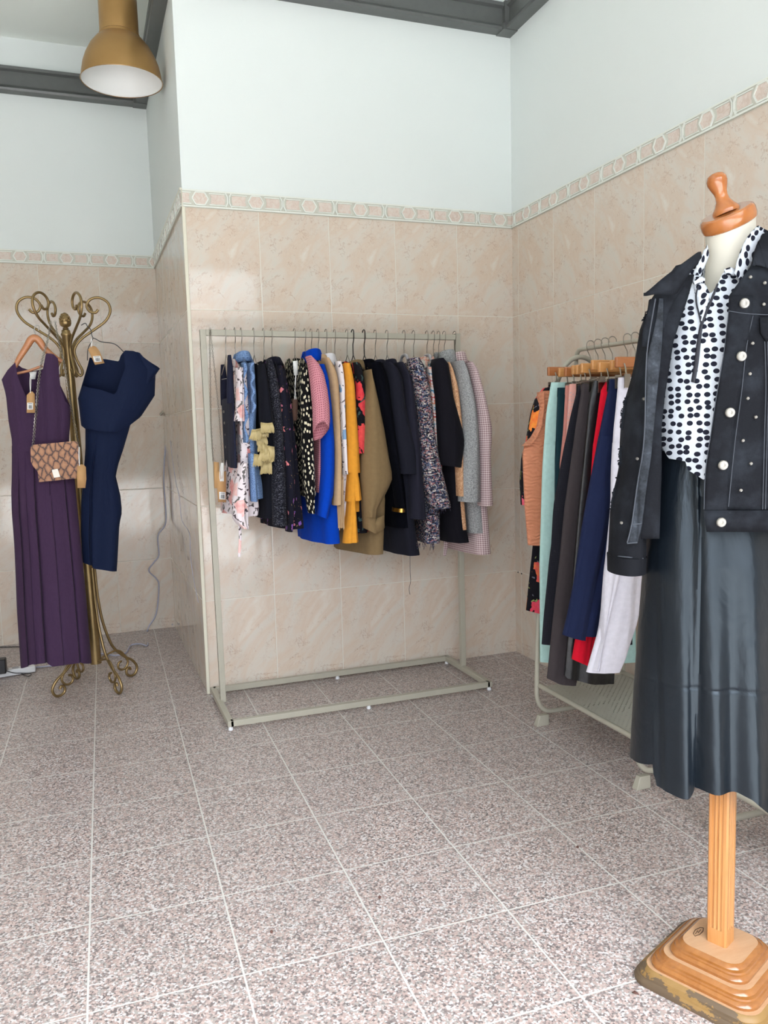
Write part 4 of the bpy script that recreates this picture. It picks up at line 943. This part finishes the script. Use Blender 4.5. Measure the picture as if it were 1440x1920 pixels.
m = MB(); m.tube([onY(x, y, NY) for x, y in ((175, 635), (172, 628), (170, 618), (164, 612), (160, 606), (152, 610))], .002, 6, 4); obj('hook', m, M['blackmetal'], t2)
swing_tag('kraft tag with barcode pinned at the top of the navy dress', (171, 635), [(165, 655), (172, 648), (180, 650), (187, 659), (196, 681), (178, 684)], NY-.03, [(174, 668), (188, 667), (191, 678), (177, 679)], 5)
# snakeskin handbag
BY = .05
def snake(t):
    uv = t.obj(); v = t.map(uv, (30, 30, 20), (0, radians(6), 0)); vv = t.n('VectorMath', {0: v, 1: t.map(t.noise(v, 1.4, 3, out='Color'), (.5, .0, .5))}, operation='ADD').outputs[0]
    x = t.sep(vv); v2 = t.comb(t.math('ADD', x[0], x[2]), t.math('SUBTRACT', x[0], x[2]))
    e = t.voro(v2, .95, feat='DISTANCE_TO_EDGE', rnd=.45, dim='2D')
    return t.ramp(t.math('ADD', e, t.math('MULTIPLY', t.noise(uv, 110, 4), .2)), [(.11, lin((62, 40, 34))), (.18, lin((104, 72, 56))), (.24, lin((150, 104, 74))), (.5, lin((172, 124, 88)))])
SN = mat('snakeskin', (180, 130, 96), .55, fn=snake)
t = thing('handbag', 'small snakeskin-print handbag on a chain over the purple dress', 'bag', onY(105, 870, BY))
def prism(pts, y0, y1):
    m = MB(); a = [onY(x, y, y0) for x, y in pts]; b = [V((p.x, y1, p.z)) for p in a]; n = len(a); m.fan(a); m.fan(b, True)
    o = m.add(a+b)
    for i in range(n): m.face((o+i, o+n+i, o+n+(i+1) % n, o+(i+1) % n))
    return m
obj('bag_body', prism([(60, 840), (144, 832), (148, 870), (143, 897), (73, 904), (71, 886)], BY, BY+.06), SN, t, bevel=.008)
obj('flap', prism([(57, 838), (62, 834), (140, 827), (146, 829), (149, 868), (146, 882), (136, 890), (84, 892), (72, 886), (62, 874), (58, 866)], BY-.008, BY-.001), SN, t, bevel=.004)
obj('clasp', prism([(97, 881), (108, 879), (113, 894), (101, 896)], BY-.015, BY-.008), M['chrome'], t, bevel=.001)
m = MB(); chain(m, [onY(95, 604, BY+.12), onY(90, 635, BY+.1), onY(75, 695, BY+.03), onY(68, 770, BY-.01), onY(62, 834, BY+.02)], .008, .0045, .0013); obj('chain', m, M['chrome'], t)
m = MB(); chain(m, [onY(103, 604, BY+.12), onY(110, 640, BY+.1), onY(122, 690, BY+.05), onY(133, 760, BY+.03), onY(148, 836, BY+.03)], .008, .0045, .0013); obj('chain', m, M['chrome'], t)
m = MB(); m.sphere(onY(146, 836, BY+.0), .007, 8); m.sphere(onY(62, 836, BY), .006, 8); obj('ring', m, M['chrome'], t)
swing_tag('plain kraft tag tied to the snakeskin handbag', (148, 838), [(145, 874), (149, 871), (157, 871), (161, 876), (162, 898), (160, 915), (145, 915), (144, 890)], BY-.02)

# ------------------------------------------------------------------ pendant lamp
dl = 3.85; lc = CAMP+ray(229, 154)*dl; kk = dl/FPX
t = thing('pendant_lamp', 'gold dome pendant lamp with white inside, hanging by the recess', 'lamp', (lc.x, lc.y, lc.z))
R0 = 74*kk
dome = [(1.0, 0), (1.01, .015), (.985, .03), (.97, .18), (.93, .38), (.85, .60), (.73, .82), (.58, 1.0), (.485, 1.09), (.475, 1.13), (.475, 1.16)]
m = MB(); m.lathe([(r*R0, z*R0) for r, z in dome[:-3]]+[(.48*R0, 1.08*R0)], lc, n=48, cap=False); o = obj('shade', m, M['gold_lamp'], t, sharp=35)
m = MB(); m.lathe([(max(.001, (r-.02))*R0, (z+.01)*R0) for r, z in dome[:-3]]+[(.3*R0, 1.05*R0), (.001, 1.06*R0)], lc, n=48, cap=False); obj('shade_lining', m, M['lampwhite'], t)
m = MB(); m.lathe([(.50*R0, 1.05*R0), (.495*R0, 1.12*R0), (.475*R0, 1.14*R0), (.465*R0, 2.25*R0), (.44*R0, 2.30*R0), (.05*R0, 2.32*R0)], lc, n=40); obj('lamp_neck', m, M['gold_lamp'], t, sharp=35)
m = MB(); m.tube([lc+V((0, 0, 2.3*R0)), V((lc.x, lc.y, CZ))], .004, 8); obj('cord', m, M['black_plastic'], t)
m = MB(); m.lathe([(.05, 0), (.05, .02), (.045, .025), (.001, .025)], (lc.x, lc.y, CZ-.025)); obj('ceiling_rose', m, M['gold_lamp'], t)
m = MB(); m.sphere(lc+V((0, 0, .86*R0)), .17*R0, 12); obj('bulb', m, M['lampwhite'], t)

# ------------------------------------------------------------------ cables and small things by the recess
yb = YD-.03
m = MB()
cpts = [onY(310, 782, YD-.02), onY(313, 815, YD-.02), onY(310, 840, YD-.02), onY(307, 900, YD-.03), onY(311, 960, YD-.03), onY(309, 985, YD-.03), onY(296, 1005, YD-.04), onY(298, 1040, YD-.05), onY(288, 1055, YD-.06), onY(279, 1070, YD-.06), onY(293, 1085, YD-.05), onY(298, 1100, YD-.04), onY(293, 1150, YD-.04), onY(279, 1175, YD-.06), onY(275, 1192, YD-.07)]
g = [onZ(277, 1210, .006), onZ(262, 1207, .006), onZ(245, 1210, .006), onZ(236, 1224, .006), onZ(215, 1229, .006), onZ(190, 1226, .006), onZ(140, 1242, .006), onZ(80, 1250, .006), onZ(20, 1255, .006)]
m.tube(cpts+g, .0045, 8, 5)
tag(obj('power_cable', m, M['white_cable'], loc=g[0]), 'white cable running down the recess wall and across the floor', 'cable')
m = MB(); m.tube([onY(316, 786, YD-.01), onX(322, 850, XP-.012), onX(330, 905, XP-.012), onX(336, 930, XP-.012), onX(341, 975, XP-.012), onX(355, 1000, XP-.012), onX(357, 1040, XP-.012), onX(362, 1080, XP-.012), onX(372, 1130, XP-.012)], .0016, 6, 5)
tag(obj('thin_wire', m, M['white_cable'], loc=onX(330, 905, XP-.012)), 'thin wire trailing down the side of the pillar', 'wire')
t = thing('corner_bracket', 'small pale bracket in the recess corner holding the white cable', 'bracket', onY(312, 775, YD-.02))
m = MB(); m.beam(onY(300, 778, YD-.012), onY(312, 766, YD-.03), .012, .012); m.beam(onY(312, 766, YD-.03), onY(322, 776, YD-.012), .012, .012); obj('arm', m, M['rack'], t, bevel=.002)
m = MB(); m.beam(onY(312, 766, YD-.03), onY(312, 784, YD-.03), .016, .012, (0, 1, 0)); obj('clip', m, M['rack'], t, bevel=.002)
t = thing('power_strip', 'white power strip lying on the floor at the left edge', 'power strip', onZ(5, 1262, 0))
a, b = onZ(-30, 1268, .02), onZ(66, 1252, .02); m = MB(); m.beam(a, b, .05, .034); obj('strip_body', m, M['white_plastic'], t, bevel=.006)
d = (b-a).normalized(); m = MB()
for k in range(3): c = b-d*(.045+.05*k); m.lathe([(.018, 0), (.018, .002), (.014, .002), (.014, .0005), (.001, .0005)], c+V((0, 0, .0171)), n=16)
obj('socket', m, M['greyplastic'], t)
t = thing('power_adapter', 'black plug-in power adapter standing in the power strip', 'adapter', onZ(2, 1255, .038))
c = onZ(1, 1262, .038); m = MB(); m.box((c.x-.05, c.y-.03, c.z), (c.x+.03, c.y+.035, c.z+.075)); obj('adapter_body', m, M['black_plastic'], t, bevel=.006)
m = MB(); m.tube([onZ(12, 1258, .05), onZ(28, 1262, .02), onZ(42, 1262, .012), onZ(58, 1263, .006), onZ(52, 1268, .006), onZ(36, 1262, .006), onZ(12, 1260, .006), onZ(8, 1268, .006), onZ(22, 1262, .01), onZ(45, 1250, .01)], .0022, 6, 5); obj('lead', m, M['black_plastic'], t)
m = MB(); m.tube([onZ(-20, 1214, .005), onZ(20, 1213, .005), onZ(60, 1213, .005), onZ(110, 1216, .005)], .003, 6, 4)
tag(obj('black_cable', m, M['black_plastic'], loc=onZ(20, 1213, .005)), 'black cable on the floor along the recess wall', 'cable')
m = MB(); c = onZ(1191, 1862, .004); q = [onZ(x, y, z) for x, y, z in ((1184, 1861, .002), (1190, 1857, .006), (1196, 1861, .007), (1199, 1866, .002), (1192, 1864, .003))]; m.fan(q)
tag(obj('dried_leaf', m, mat('leaf', (92, 62, 54), .8), loc=c, solid=.001), 'tiny dried brown leaf on the floor beside the mannequin base', 'leaf')
for i, (x, y, lb) in enumerate(((1083, 1588, 'dark crumb in the floor joint left of the mannequin post'), (509, 1747, 'small brown crumb on the bare floor tile in the foreground'), (712, 1682, 'small dark crumb on the floor tile at mid foreground'))):
    m = MB(); m.sphere(onZ(x, y, .003), .004, 5); tag(obj('crumb', m, bpy.data.materials['leaf'], loc=onZ(x, y, 0)), lb, 'crumb', 'crumbs on the floor')
for i, (o_, nrm) in enumerate(((onY(323, 1171, YD), (0, -1, 0)), (onX(336, 1170, XP), (-1, 0, 0)))):
    m = MB(); m.lathe([(.006, 0), (.005, .003), (.001, .003)], o_, nrm, 10); tag(obj('wall_plug', m, M['greyplastic'], loc=o_), ['grey wall plug low on the recess wall', 'grey wall plug low on the pillar side'][i], 'plug')
for i, (x, y) in enumerate(((971.5, 1073), (978, 1075.5))):
    o_ = onX(x, y, -.017); m = MB(); m.lathe([(.005, 0), (.004, .002), (.001, .002)], o_, (-1, 0, 0), 8); tag(obj('wall_plug', m, M['blackmetal'], loc=o_), ['dark screw hole in the right wall, the one nearer the corner', 'dark screw hole in the right wall, the one farther from the corner'][i], 'plug')

# ------------------------------------------------------------------ dress form
MX, MY = -.856, -2.415; MO = V((MX, MY, 0))
FW = V((-.917, -.399, 0)); LF = V((.399, -.917, 0))
BC = V((-.902, -2.479, 0))
t = thing('dress_form', 'cream tailor mannequin on a square wooden post and stepped base', 'mannequin', (MX, MY, 0))
def rr(h, r, z, c=BC, n=6):
    out = []
    for sx, sy, a0 in ((1, 1, 0), (-1, 1, 90), (-1, -1, 180), (1, -1, 270)):
        for k in range(n+1):
            a = radians(a0+90*k/n); out.append(c+FW*(sx*(h-r)+r*cos(a))+LF*(sy*(h-r)+r*sin(a))+V((0, 0, z)))
    return out
def tier(name, h, r, z0, z1, edge):
    m = MB(); d = z1-z0
    prof = [(h, 0), (h+.001, .25), (h-.003, .48), (h-.006, .52), (h-.007, .66), (h-.012, .72), (h-.015, .9), (h-.02, 1.0)]
    m.grid([rr(a, r, z0+d*b) for a, b in prof], True); m.fan(rr(h, r, z0), True); m.cm = 1; m.fan(rr(h-.02, r*.9, z1))
    return obj(name, m, [edge, M['board']], t, sharp=35)
tier('base_plate', .144, .04, 0, .034, M['wornedge']); tier('base_step', .117, .038, .034, .062, M['boardedge']); tier('base_step', .086, .034, .062, .09, M['boardedge'])
m = MB(); hw = .0222; zt = .75
def fl(z):                                    # square post with shallow flutes
    out = []
    for sx, sy in ((1, 1), (-1, 1), (-1, -1), (1, -1)):
        nx = {(1, 1): (-1, 0), (-1, 1): (0, -1), (-1, -1): (1, 0), (1, -1): (0, 1)}[(sx, sy)]
        for u in (0.08, .2, .24, .3, .36, .4, .46, .5, .56, .6, .66, .7, .76, .8, .92):
            dp = .0035 if (.22 < u < .34 or .44 < u < .54 or .64 < u < .74) and z > .13 else 0
            x = sx*hw+nx[0]*2*hw*u; y = sy*hw+nx[1]*2*hw*u
            if nx[0]: y -= sy*dp
            else: x -= sx*dp
            out.append(BC+FW*x+LF*y+V((0, 0, z)))
    return out
m.grid([fl(z) for z in (.09, .125, .135, .4, zt)], True); m.fan(fl(zt)); obj('post', m, M['pine'], t, sharp=30)
m = MB(); Zs = .0908
P_ = lambda x, y: onZ(x, y, Zs)
m.tube([P_(x, y) for x, y in ((1300, 1750), (1304, 1743), (1313, 1739), (1319, 1740), (1318, 1746), (1312, 1752), (1303, 1755), (1300, 1750))], .0009, 5)
m.tube([P_(x, y) for x, y in ((1304, 1751), (1308, 1745), (1309, 1749), (1314, 1743))], .0008, 5); obj('burnt_stamp', m, mat('burnt_mark', (84, 60, 40), .8), t)
# bust and neck: one skin
PC = hitp(1366, 412, MO, NVW)
ax = (CR*-.43+CU*.84-CF*.33).normalized()
nb = hitp(1362, 540, MO, NVW)
rows = []
def ell(c, a, b, ax_=None, n=36): return [c+LF*(a*cos(q))+FW*(b*sin(q)) for q in [2*pi*k/n for k in range(n)]]
for z, a, b, f in ((.74, .06, .06, 0), (.80, .09, .075, 0), (1.0, .10, .08, 0), (1.12, .10, .08, 0), (1.25, .12, .09, 0), (1.33, .125, .09, 0), (1.40, .135, .075, -.015), (1.455, .14, .065, -.025), (1.49, .085, .055, -.03), (1.52, .058, .052, -.03)):
    rows.append(ell(V((MX, MY, z))+FW*f, a, b))
tx = (LF-ax*LF.dot(ax)).normalized(); ty = ax.cross(tx)
if ty.dot(FW) < 0: ty = -ty
mid = (V((MX, MY, 1.56))+FW*-.03)
rows.append([p*.6+q*.4 for p, q in zip(ell(mid, .05, .05), [PC+tx*(.05*cos(k))+ty*(.05*sin(k)) for k in [2*pi*i/36 for i in range(36)]])])
rows.append([PC-ax*.012+tx*(.0515*cos(k))+ty*(.0515*sin(k)) for k in [2*pi*i/36 for i in range(36)]])
m = MB(); m.grid(rows, True); m.fan(rows[0], True); m.fan(rows[-1]); obj('bust', m, M['cream'], t, sharp=60)
m = MB(); m.lathe([(.05, -.014), (.0545, -.011), (.0565, -.003), (.0565, .008), (.054, .015), (.049, .018), (.001, .018)], PC, ax, 40); o = obj('neck_cap', m, M['capwood'], t, sharp=30)
kt = hitp(1340, 326, MO, NVW); ka = (kt-(PC+ax*.016)).normalized(); kl = (kt-(PC+ax*.016)).length/.105
m = MB(); m.lathe([(r, z*kl) for r, z in ((.0275, -.004), (.028, .004), (.026, .010), (.020, .020), (.0145, .032), (.0125, .044), (.0135, .055), (.0175, .068), (.0205, .08), (.0205, .09), (.017, .1), (.010, .105), (.001, .107))], PC+ax*.016, ka, 28); obj('finial_knob', m, M['capwood'], o)
# black leather skirt
SK = mat('leather_skirt', (24, 29, 34), .35, fn=lambda t: (t.bump(t.noise(t.map(t.uv(), (1, .45, 1)), 10, 4, .5, .6), .4, .018), t.mix(t.noise(t.uv(), 160, 2), lin((12, 17, 23)), lin((17, 23, 30))))[1], spec=.5)
SK.node_tree.nodes['Principled BSDF'].inputs['Specular Tint'].default_value = (.78, .91, 1, 1)
ts = thing('leather_skirt', 'long black leather wrap skirt on the mannequin', 'skirt', (MX, MY, .8))
SL = [(1240, 830), (1236, 870), (1222, 940), (1214, 1000), (1202, 1150), (1192, 1290), (1184, 1430), (1181, 1500)]
SR = [(1452, 830), (1458, 870), (1474, 940), (1482, 1000), (1494, 1150), (1506, 1290), (1516, 1430), (1520, 1500)]
def sb(z): return interp([(-1.2, .10), (-.95, .115), (-.7, .135), (-.3, .165)], -z)
sk = Shell(MO, SL, SR, sb, EVW, NVW, ex=.5)
ZSEAM = sk.front(1320, 1290).z
def skf(th, v, sv, fr, z):
    l, r = sk.lr(z); x = (l+r)/2+(r-l)/2*sv; o = 0
    if fr > 0:
        edge = -.160
        if x > edge: o += .016*min(1, (x-edge)/.004)*min(1, v*3)
        o += v*(.020*math.exp(-((x+.126)/.02)**2)-.022*math.exp(-((x+.103)/.016)**2)+.015*math.exp(-((x+.074)/.02)**2)-.012*math.exp(-((x+.032)/.018)**2)+.015*math.exp(-((x-.004)/.025)**2)-.010*math.exp(-((x-.05)/.02)**2))
        o += .004*math.exp(-((x+.090+.018*v)/.004)**2)-.004*math.exp(-((x+.083+.018*v)/.003)**2)
    else: o += .012*v*sin(5*th)
    zz = ZSEAM
    o -= .0035*math.exp(-((z-zz)/.0028)**2)
    return o
obj('skirt_panel', sk.mesh([(1240, 845), (1340, 850), (1452, 845)], [(1184, 1422), (1205, 1428), (1225, 1433), (1227, 1434), (1229, 1472), (1245, 1480), (1268, 1488), (1290, 1490), (1298, 1482), (1304, 1477), (1345, 1481), (1378, 1482), (1400, 1489), (1440, 1524), (1480, 1545), (1516, 1500)], None, [(1184, 1424), (1516, 1424)], nt=260, nz=200, fold=skf), SK, ts)
# spotted blouse
DOT = cloth('dotted_viscose', None, fn=spots((192, 198, 205), (26, 28, 40), 58, .34, (.95, 1.15, 1), rnd=.42), ws=.2, rough=.8)
tb = thing('dotted_blouse', 'white blouse with black dots worn under the denim jacket', 'blouse', (MX, MY, 1.3))
BLL = [(1262, 480), (1256, 560), (1240, 640), (1230, 720), (1225, 800), (1233, 860)]; BLR = [(1466, 480), (1470, 560), (1466, 700), (1460, 800), (1458, 880)]
bs = Shell(MO, BLL, BLR, lambda z: interp([(-1.62, .05), (-1.52, .07), (-1.42, .115), (-1.3, .13), (-1.1, .145)], -z), EVW, NVW, ex=.5)
btop = [(1256, 560), (1280, 535), (1296, 520), (1306, 516), (1316, 518), (1324, 536), (1332, 552), (1346, 532), (1357, 508), (1372, 512), (1400, 492), (1440, 500), (1470, 560)]
bhem = [(1225, 795), (1232, 835), (1239, 858), (1258, 862), (1288, 880), (1322, 902), (1360, 926), (1400, 932), (1459, 910)]
bm_ = (bs.mesh(btop, bhem, [(1256, 560), (1300, 500), (1340, 490), (1400, 488), (1470, 560)], nt=160, nz=40, fold=folds(12, .002, (4, 7))))
def buv(p):
    x = max(-.999, min(.999, (p-MO).dot(EVW)/.165)); return (.165*math.asin(x), p.z)
for i_, f_ in enumerate(bm_.f): bm_.uv[i_] = tuple(buv(bm_.v[k_]) for k_ in f_)
obj('blouse_body', bm_, DOT, tb)
def ribbon(name, upper, lower, sh, mt, par, o0=.006, o1=.006, k=1, th=.003):
    m = MB(); A = spline([V((x, y, 0)) for x, y in upper], 6); B = spline([V((x, y, 0)) for x, y in lower], 6)
    n = 28; pick_ = lambda P, u: P[min(len(P)-1, int(round(u*(len(P)-1))))]
    rows = []
    for j in range(4):
        f = j/3; rows.append([sh.front(*(pick_(A, i/n)*(1-f)+pick_(B, i/n)*f).xy, o0*(1-f)+o1*f) for i in range(n+1)])
    m.grid(rows); return obj(name, m, mt, par, solid=th)
# collar of the blouse: back stand plus two tall open fronts
m = MB(); rows = []
NC = V((MX, MY, 0))+FW*-.03
for j in range(5):
    f = j/4; r = []
    for k in range(41):
        q = radians(75+210*k/40); rad = .064+.012*f; r.append(NC+FW*(cos(q)*rad)+LF*(sin(q)*rad*1.04)+V((0, 0, 1.525+.05*f+.02*f*sin(q))))
    rows.append(r)
m.grid(rows); obj('collar', m, DOT, tb, solid=.003)
ns_ = Shell(MO+NVW*.01, [(1286, 560), (1300, 520), (1318, 470), (1325, 440)], [(1416, 560), (1416, 530), (1428, 470), (1446, 425)], lambda z: .068, EVW, NVW, ex=.5)
ribbon('collar_front', [(1376, 512), (1387, 474), (1402, 444), (1421, 423)], [(1392, 530), (1405, 505), (1422, 470), (1439, 433)], ns_, DOT, tb, .008, .012)
ribbon('collar_front', [(1326, 459), (1313, 484), (1301, 510), (1297, 526)], [(1330, 478), (1321, 500), (1312, 522), (1306, 536)], ns_, DOT, tb, .006, .010)
bk = mat('zip_tape', (26, 27, 36), .6)
ribbon('zipper', [(1344, 532), (1330, 566), (1314, 604), (1307, 640), (1302, 680), (1296, 716)], [(1347.5, 533), (1334, 568), (1319, 606), (1314, 640), (1309.5, 680), (1303, 718)], bs, bk, tb, .004, .004)
ribbon('zipper', [(1309, 536), (1304, 552), (1305, 572), (1310, 592), (1313, 606)], [(1311, 536), (1307, 553), (1308, 571), (1313, 590), (1317, 604)], bs, bk, tb, .004, .004)
ribbon('placket_flap', [(1296, 520), (1303, 545), (1306, 575), (1312, 600)], [(1316, 520), (1324, 540), (1329, 560), (1316, 602)], bs, DOT, tb, .003, .006, th=.002)
for u, l in (([(1300, 528), (1312, 519), (1322, 523)], [(1304, 534), (1314, 530), (1321, 530)]), ([(1358, 506), (1370, 502), (1382, 508)], [(1362, 514), (1372, 516), (1380, 516)])): ribbon('neck_frill', u, l, bs, DOT, tb, .014, .008)
m = MB(); m.tube([bs.front(1243, 838, .004), bs.front(1246, 850, .006), bs.front(1242, 866, .006), bs.front(1239, 890, .004)], .0035, 6, 4); obj('hem_tie', m, DOT, tb)
# black denim jacket
def denim(t):
    n = t.noise(t.obj(), 11, 5, .65); f = t.noise(t.uv(), 420, 2); c = t.mix(f, lin((13, 14, 18)), lin((24, 26, 31)))
    t.bump(t.noise(t.obj(), 60, 4), .35, .003)
    return t.mix(t.math('MULTIPLY', t.math('MAXIMUM', t.math('SUBTRACT', n, .45), 0.0), .9), c, lin((70, 77, 86)))
DEN = mat('black_denim', (40, 44, 50), .85, fn=denim, sheen=.0, spec=.15)
DENL = mat('faded_denim', (78, 84, 92), .85, fn=lambda t: (t.bump(t.noise(t.obj(), 60, 4), .4, .003), t.ramp(t.noise(t.obj(), 45, 5, .7), [(.35, lin((22, 25, 29))), (.6, lin((50, 55, 62))), (.75, lin((76, 82, 90)))]))[1], spec=.3)
STI = mat('pale_stitching', (74, 78, 84), .9, spec=.1)
tj = thing('denim_jacket', 'studded black denim jacket with ripped sleeve, open on the mannequin', 'jacket', (MX, MY, 1.35))
js = Shell(MO, [(1236, 440), (1222, 560), (1205, 700), (1200, 800), (1192, 1000), (1190, 1080)], [(1520, 440), (1530, 560), (1540, 700), (1540, 1080)], lambda z: interp([(-1.62, .07), (-1.5, .12), (-1.4, .15), (-1.1, .16)], -z), EVW, NVW, ex=.5)
m = js.mesh([(1236, 560), (1290, 486), (1340, 472), (1420, 470), (1530, 560)], [(1192, 1005), (1540, 1005)], nt=60, nz=30, span=(pi, 2*pi), closed=False, fold=folds(8, .004)); obj('back_panel', m, DEN, tj, solid=.004)
def patch(name, rows, sh, mt, par, off=.012, n=14, th=.005, wob=0):
    m = MB(); g = []
    ys = []
    for (a, b) in zip(rows, rows[1:]):
        k = max(1, int(abs(b[0]-a[0])/14)); ys += [tuple(a[q]+(b[q]-a[q])*i/k for q in range(3)) for i in range(k)]
    ys.append(rows[-1])
    for y, l, r in ys: g.append([sh.front(l+(r-l)*i/n, y, off+wob*sin(i*.9+y*.02)) for i in range(n+1)])
    m.grid(g); return obj(name, m, mt, par, solid=th)
FR = [(492, 1413, 1520), (520, 1392, 1528), (555, 1367, 1530), (586, 1366, 1532), (652, 1359, 1536), (691, 1351, 1538), (743, 1344, 1540), (800, 1335.5, 1540), (877, 1324, 1540), (958, 1320, 1540)]
patch('front_panel', FR, js, DEN, tj, .006, 20, wob=.002)
patch('placket', [(y, l, l+interp([(555, 44), (800, 40), (958, 43)], y)) for y, l, r in FR[2:]], js, DEN, tj, .011, 6)
wb = patch('waistband', [(957, 1319, 1540), (976, 1321, 1540), (997, 1325, 1540)], js, DEN, tj, .012, 20, th=.006)
for nm, L_ in (('yoke_seam', [(1367, 583), (1400, 588), (1445, 590), (1490, 588)]), ('stitching', [(1412, 592), (1400, 650), (1390, 740), (1378, 830), (1366, 950)]), ('stitching', [(1434, 640), (1436, 720), (1434, 800), (1430, 955)]), ('stitching', [(1439, 640), (1441, 720), (1439, 800), (1435, 955)]), ('stitching', [(1320, 959), (1380, 962), (1460, 962)]), ('stitching', [(1366, 584), (1358, 655), (1343, 745), (1334.5, 802), (1323, 880), (1320, 955)])):
    m = MB(); m.tube([js.front(x, y, .0142) for x, y in L_], .0008, 5, 6); obj(nm, m, STI, tj)
pk = patch('pocket_flap', [(596, 1424, 1490), (625, 1426, 1490), (640, 1436, 1484)], js, DEN, tj, .014, 10)
for x, y, r in ((1395, 569, .0102), (1389.5, 668, .0102), (1368, 773.5, .0102), (1355, 872, .0102), (1351.5, 979, .0102)):
    m = MB(); m.disc(js.front(x, y, .014), (js.front(x, y, .1)-js.front(x, y, 0)) if False else NVW+V((0, 0, -.05)), r, .005, 20); obj('button', m, M['silver'], tj)
for x, y in ((1432.7, 531), (1431, 571), (1410, 644), (1405, 701), (1401, 747), (1416, 782), (1392, 826), (1407, 869), (1388, 919), (1406, 520)):
    m = MB(); m.disc(js.front(x, y, .011), NVW, .0035, .004, 8); obj('stud', m, M['silver'], tj)
# right front of the jacket falling open, seen from its edge
lp = Shell(MO+NVW*.075, [(1200, 520), (1190, 1080)], [(1300, 520), (1290, 1080)], lambda z: .02, EVW, NVW, ex=.5)
patch('open_front', [(515, 1280, 1300), (560, 1246, 1288), (640, 1232, 1262), (743, 1222, 1246), (800, 1218, 1240), (880, 1210, 1240), (950, 1200, 1238), (1010, 1192, 1236)], lp, DEN, tj, -.01, 6)
st = patch('facing_strip', [(560, 1236, 1243), (600, 1230, 1243), (640, 1221, 1241), (678, 1212, 1238), (743, 1212.5, 1231), (800, 1209, 1226), (855, 1205, 1221), (909, 1195, 1213), (980, 1185, 1204), (1019, 1176.5, 1195)], lp, DENL, tj, .014, 6)
for L_ in ([(1229, 560), (1215, 645), (1211, 700), (1209, 800), (1204, 856), (1195, 909), (1185, 980), (1176, 1018)], [(1176, 1019), (1195, 1017)], [(1184, 983), (1203, 982)]):
    m = MB(); m.tube([lp.front(x, y, .017) for x, y in L_], .0014, 5, 6); obj('stitching', m, STI, st)
patch('shoulder_yoke', [(536, 1236, 1284), (560, 1222, 1266), (586, 1214, 1252), (612, 1206, 1246), (650, 1204, 1238)], lp, DEN, tj, .004, 8)
ribbon('collar', [(1207, 551), (1218, 543), (1240, 524), (1262, 507), (1286, 490), (1312, 472)], [(1209, 554), (1229, 551), (1250, 552), (1268, 549), (1286, 520), (1314, 482)], lp, DEN, tj, .03, .024, th=.006)
ribbon('collar', [(1411, 498), (1416, 469), (1430, 441), (1448, 428), (1475, 430)], [(1413, 496), (1428, 499), (1446, 505), (1470, 505), (1500, 490)], js, DEN, tj, .03, .024, th=.006)
SLV = [(590, 1216, 1250), (612, 1206, 1246), (640, 1201, 1244), (682, 1195, 1232), (712, 1188, 1226), (752, 1175, 1222), (787, 1169, 1216), (839, 1166, 1212), (870, 1166, 1210), (900, 1160, 1207), (933, 1151, 1206), (963, 1147, 1206), (1022, 1144, 1208), (1050, 1142, 1207), (1066, 1142, 1206)]
so = MO+EVW*-.0+NVW*.02
shs, m = tube_rows(so, SLV, .06, EVW, NVW, seed=14, amp=.004, nz=40, nt=48, hem=[(1142, 1066), (1206, 1070)]); sv_ = obj('sleeve', m, DEN, tj)
shc, m = tube_rows(so, [(1040, 1141, 1208.5), (1075, 1142, 1207)], .064, EVW, NVW, seed=2, amp=.001, nz=6, hem=[(1142, 1072), (1206, 1079)]); obj('cuff', m, DEN, sv_)
m = MB(); m.tube([shs.front(x, y, .003) for x, y in ((1144, 1041), (1170, 1044), (1206, 1047))], .0013, 5, 5); obj('stitching', m, STI, sv_)
rnd = random.Random(3); m = MB()
for k in range(260):
    y = rnd.choice((rnd.uniform(745, 800), rnd.uniform(835, 870), rnd.uniform(890, 955), rnd.uniform(586, 600))); x = interp([(r_[0], r_[1]) for r_ in SLV], y)
    a = shs.front(x+rnd.uniform(1.5, 5), y, -.002); b = a+EVW*rnd.uniform(-.010, -.002)+V((0, 0, rnd.uniform(-.008, .005))); c = b+V((rnd.uniform(-.002, .002), 0, rnd.uniform(-.008, .002))); m.tube([a, b, c], .0015, 4)
obj('ripped_threads', m, DEN, sv_)
for x, y in ((1225, 625), (1206.5, 748), (1194, 860), (1164.5, 980)):
    m = MB(); m.disc(shs.front(x, y, .001), NVW, .0034, .004, 8); obj('stud', m, M['silver'], sv_)
m2 = MB(); m2.f = list(m.f)
_, m = tube_rows(so, [(496, 1486, 1500), (512, 1486, 1520), (540, 1486, 1536), (570, 1486, 1544)]+[(y, 2*1368-r-8, 2*1368-l+6) for y, l, r in SLV[1:]], .06, EVW, NVW, seed=15, amp=.004, nz=30, hem=[(1530, 1066), (1600, 1066)]); obj('sleeve', m, DEN, tj)
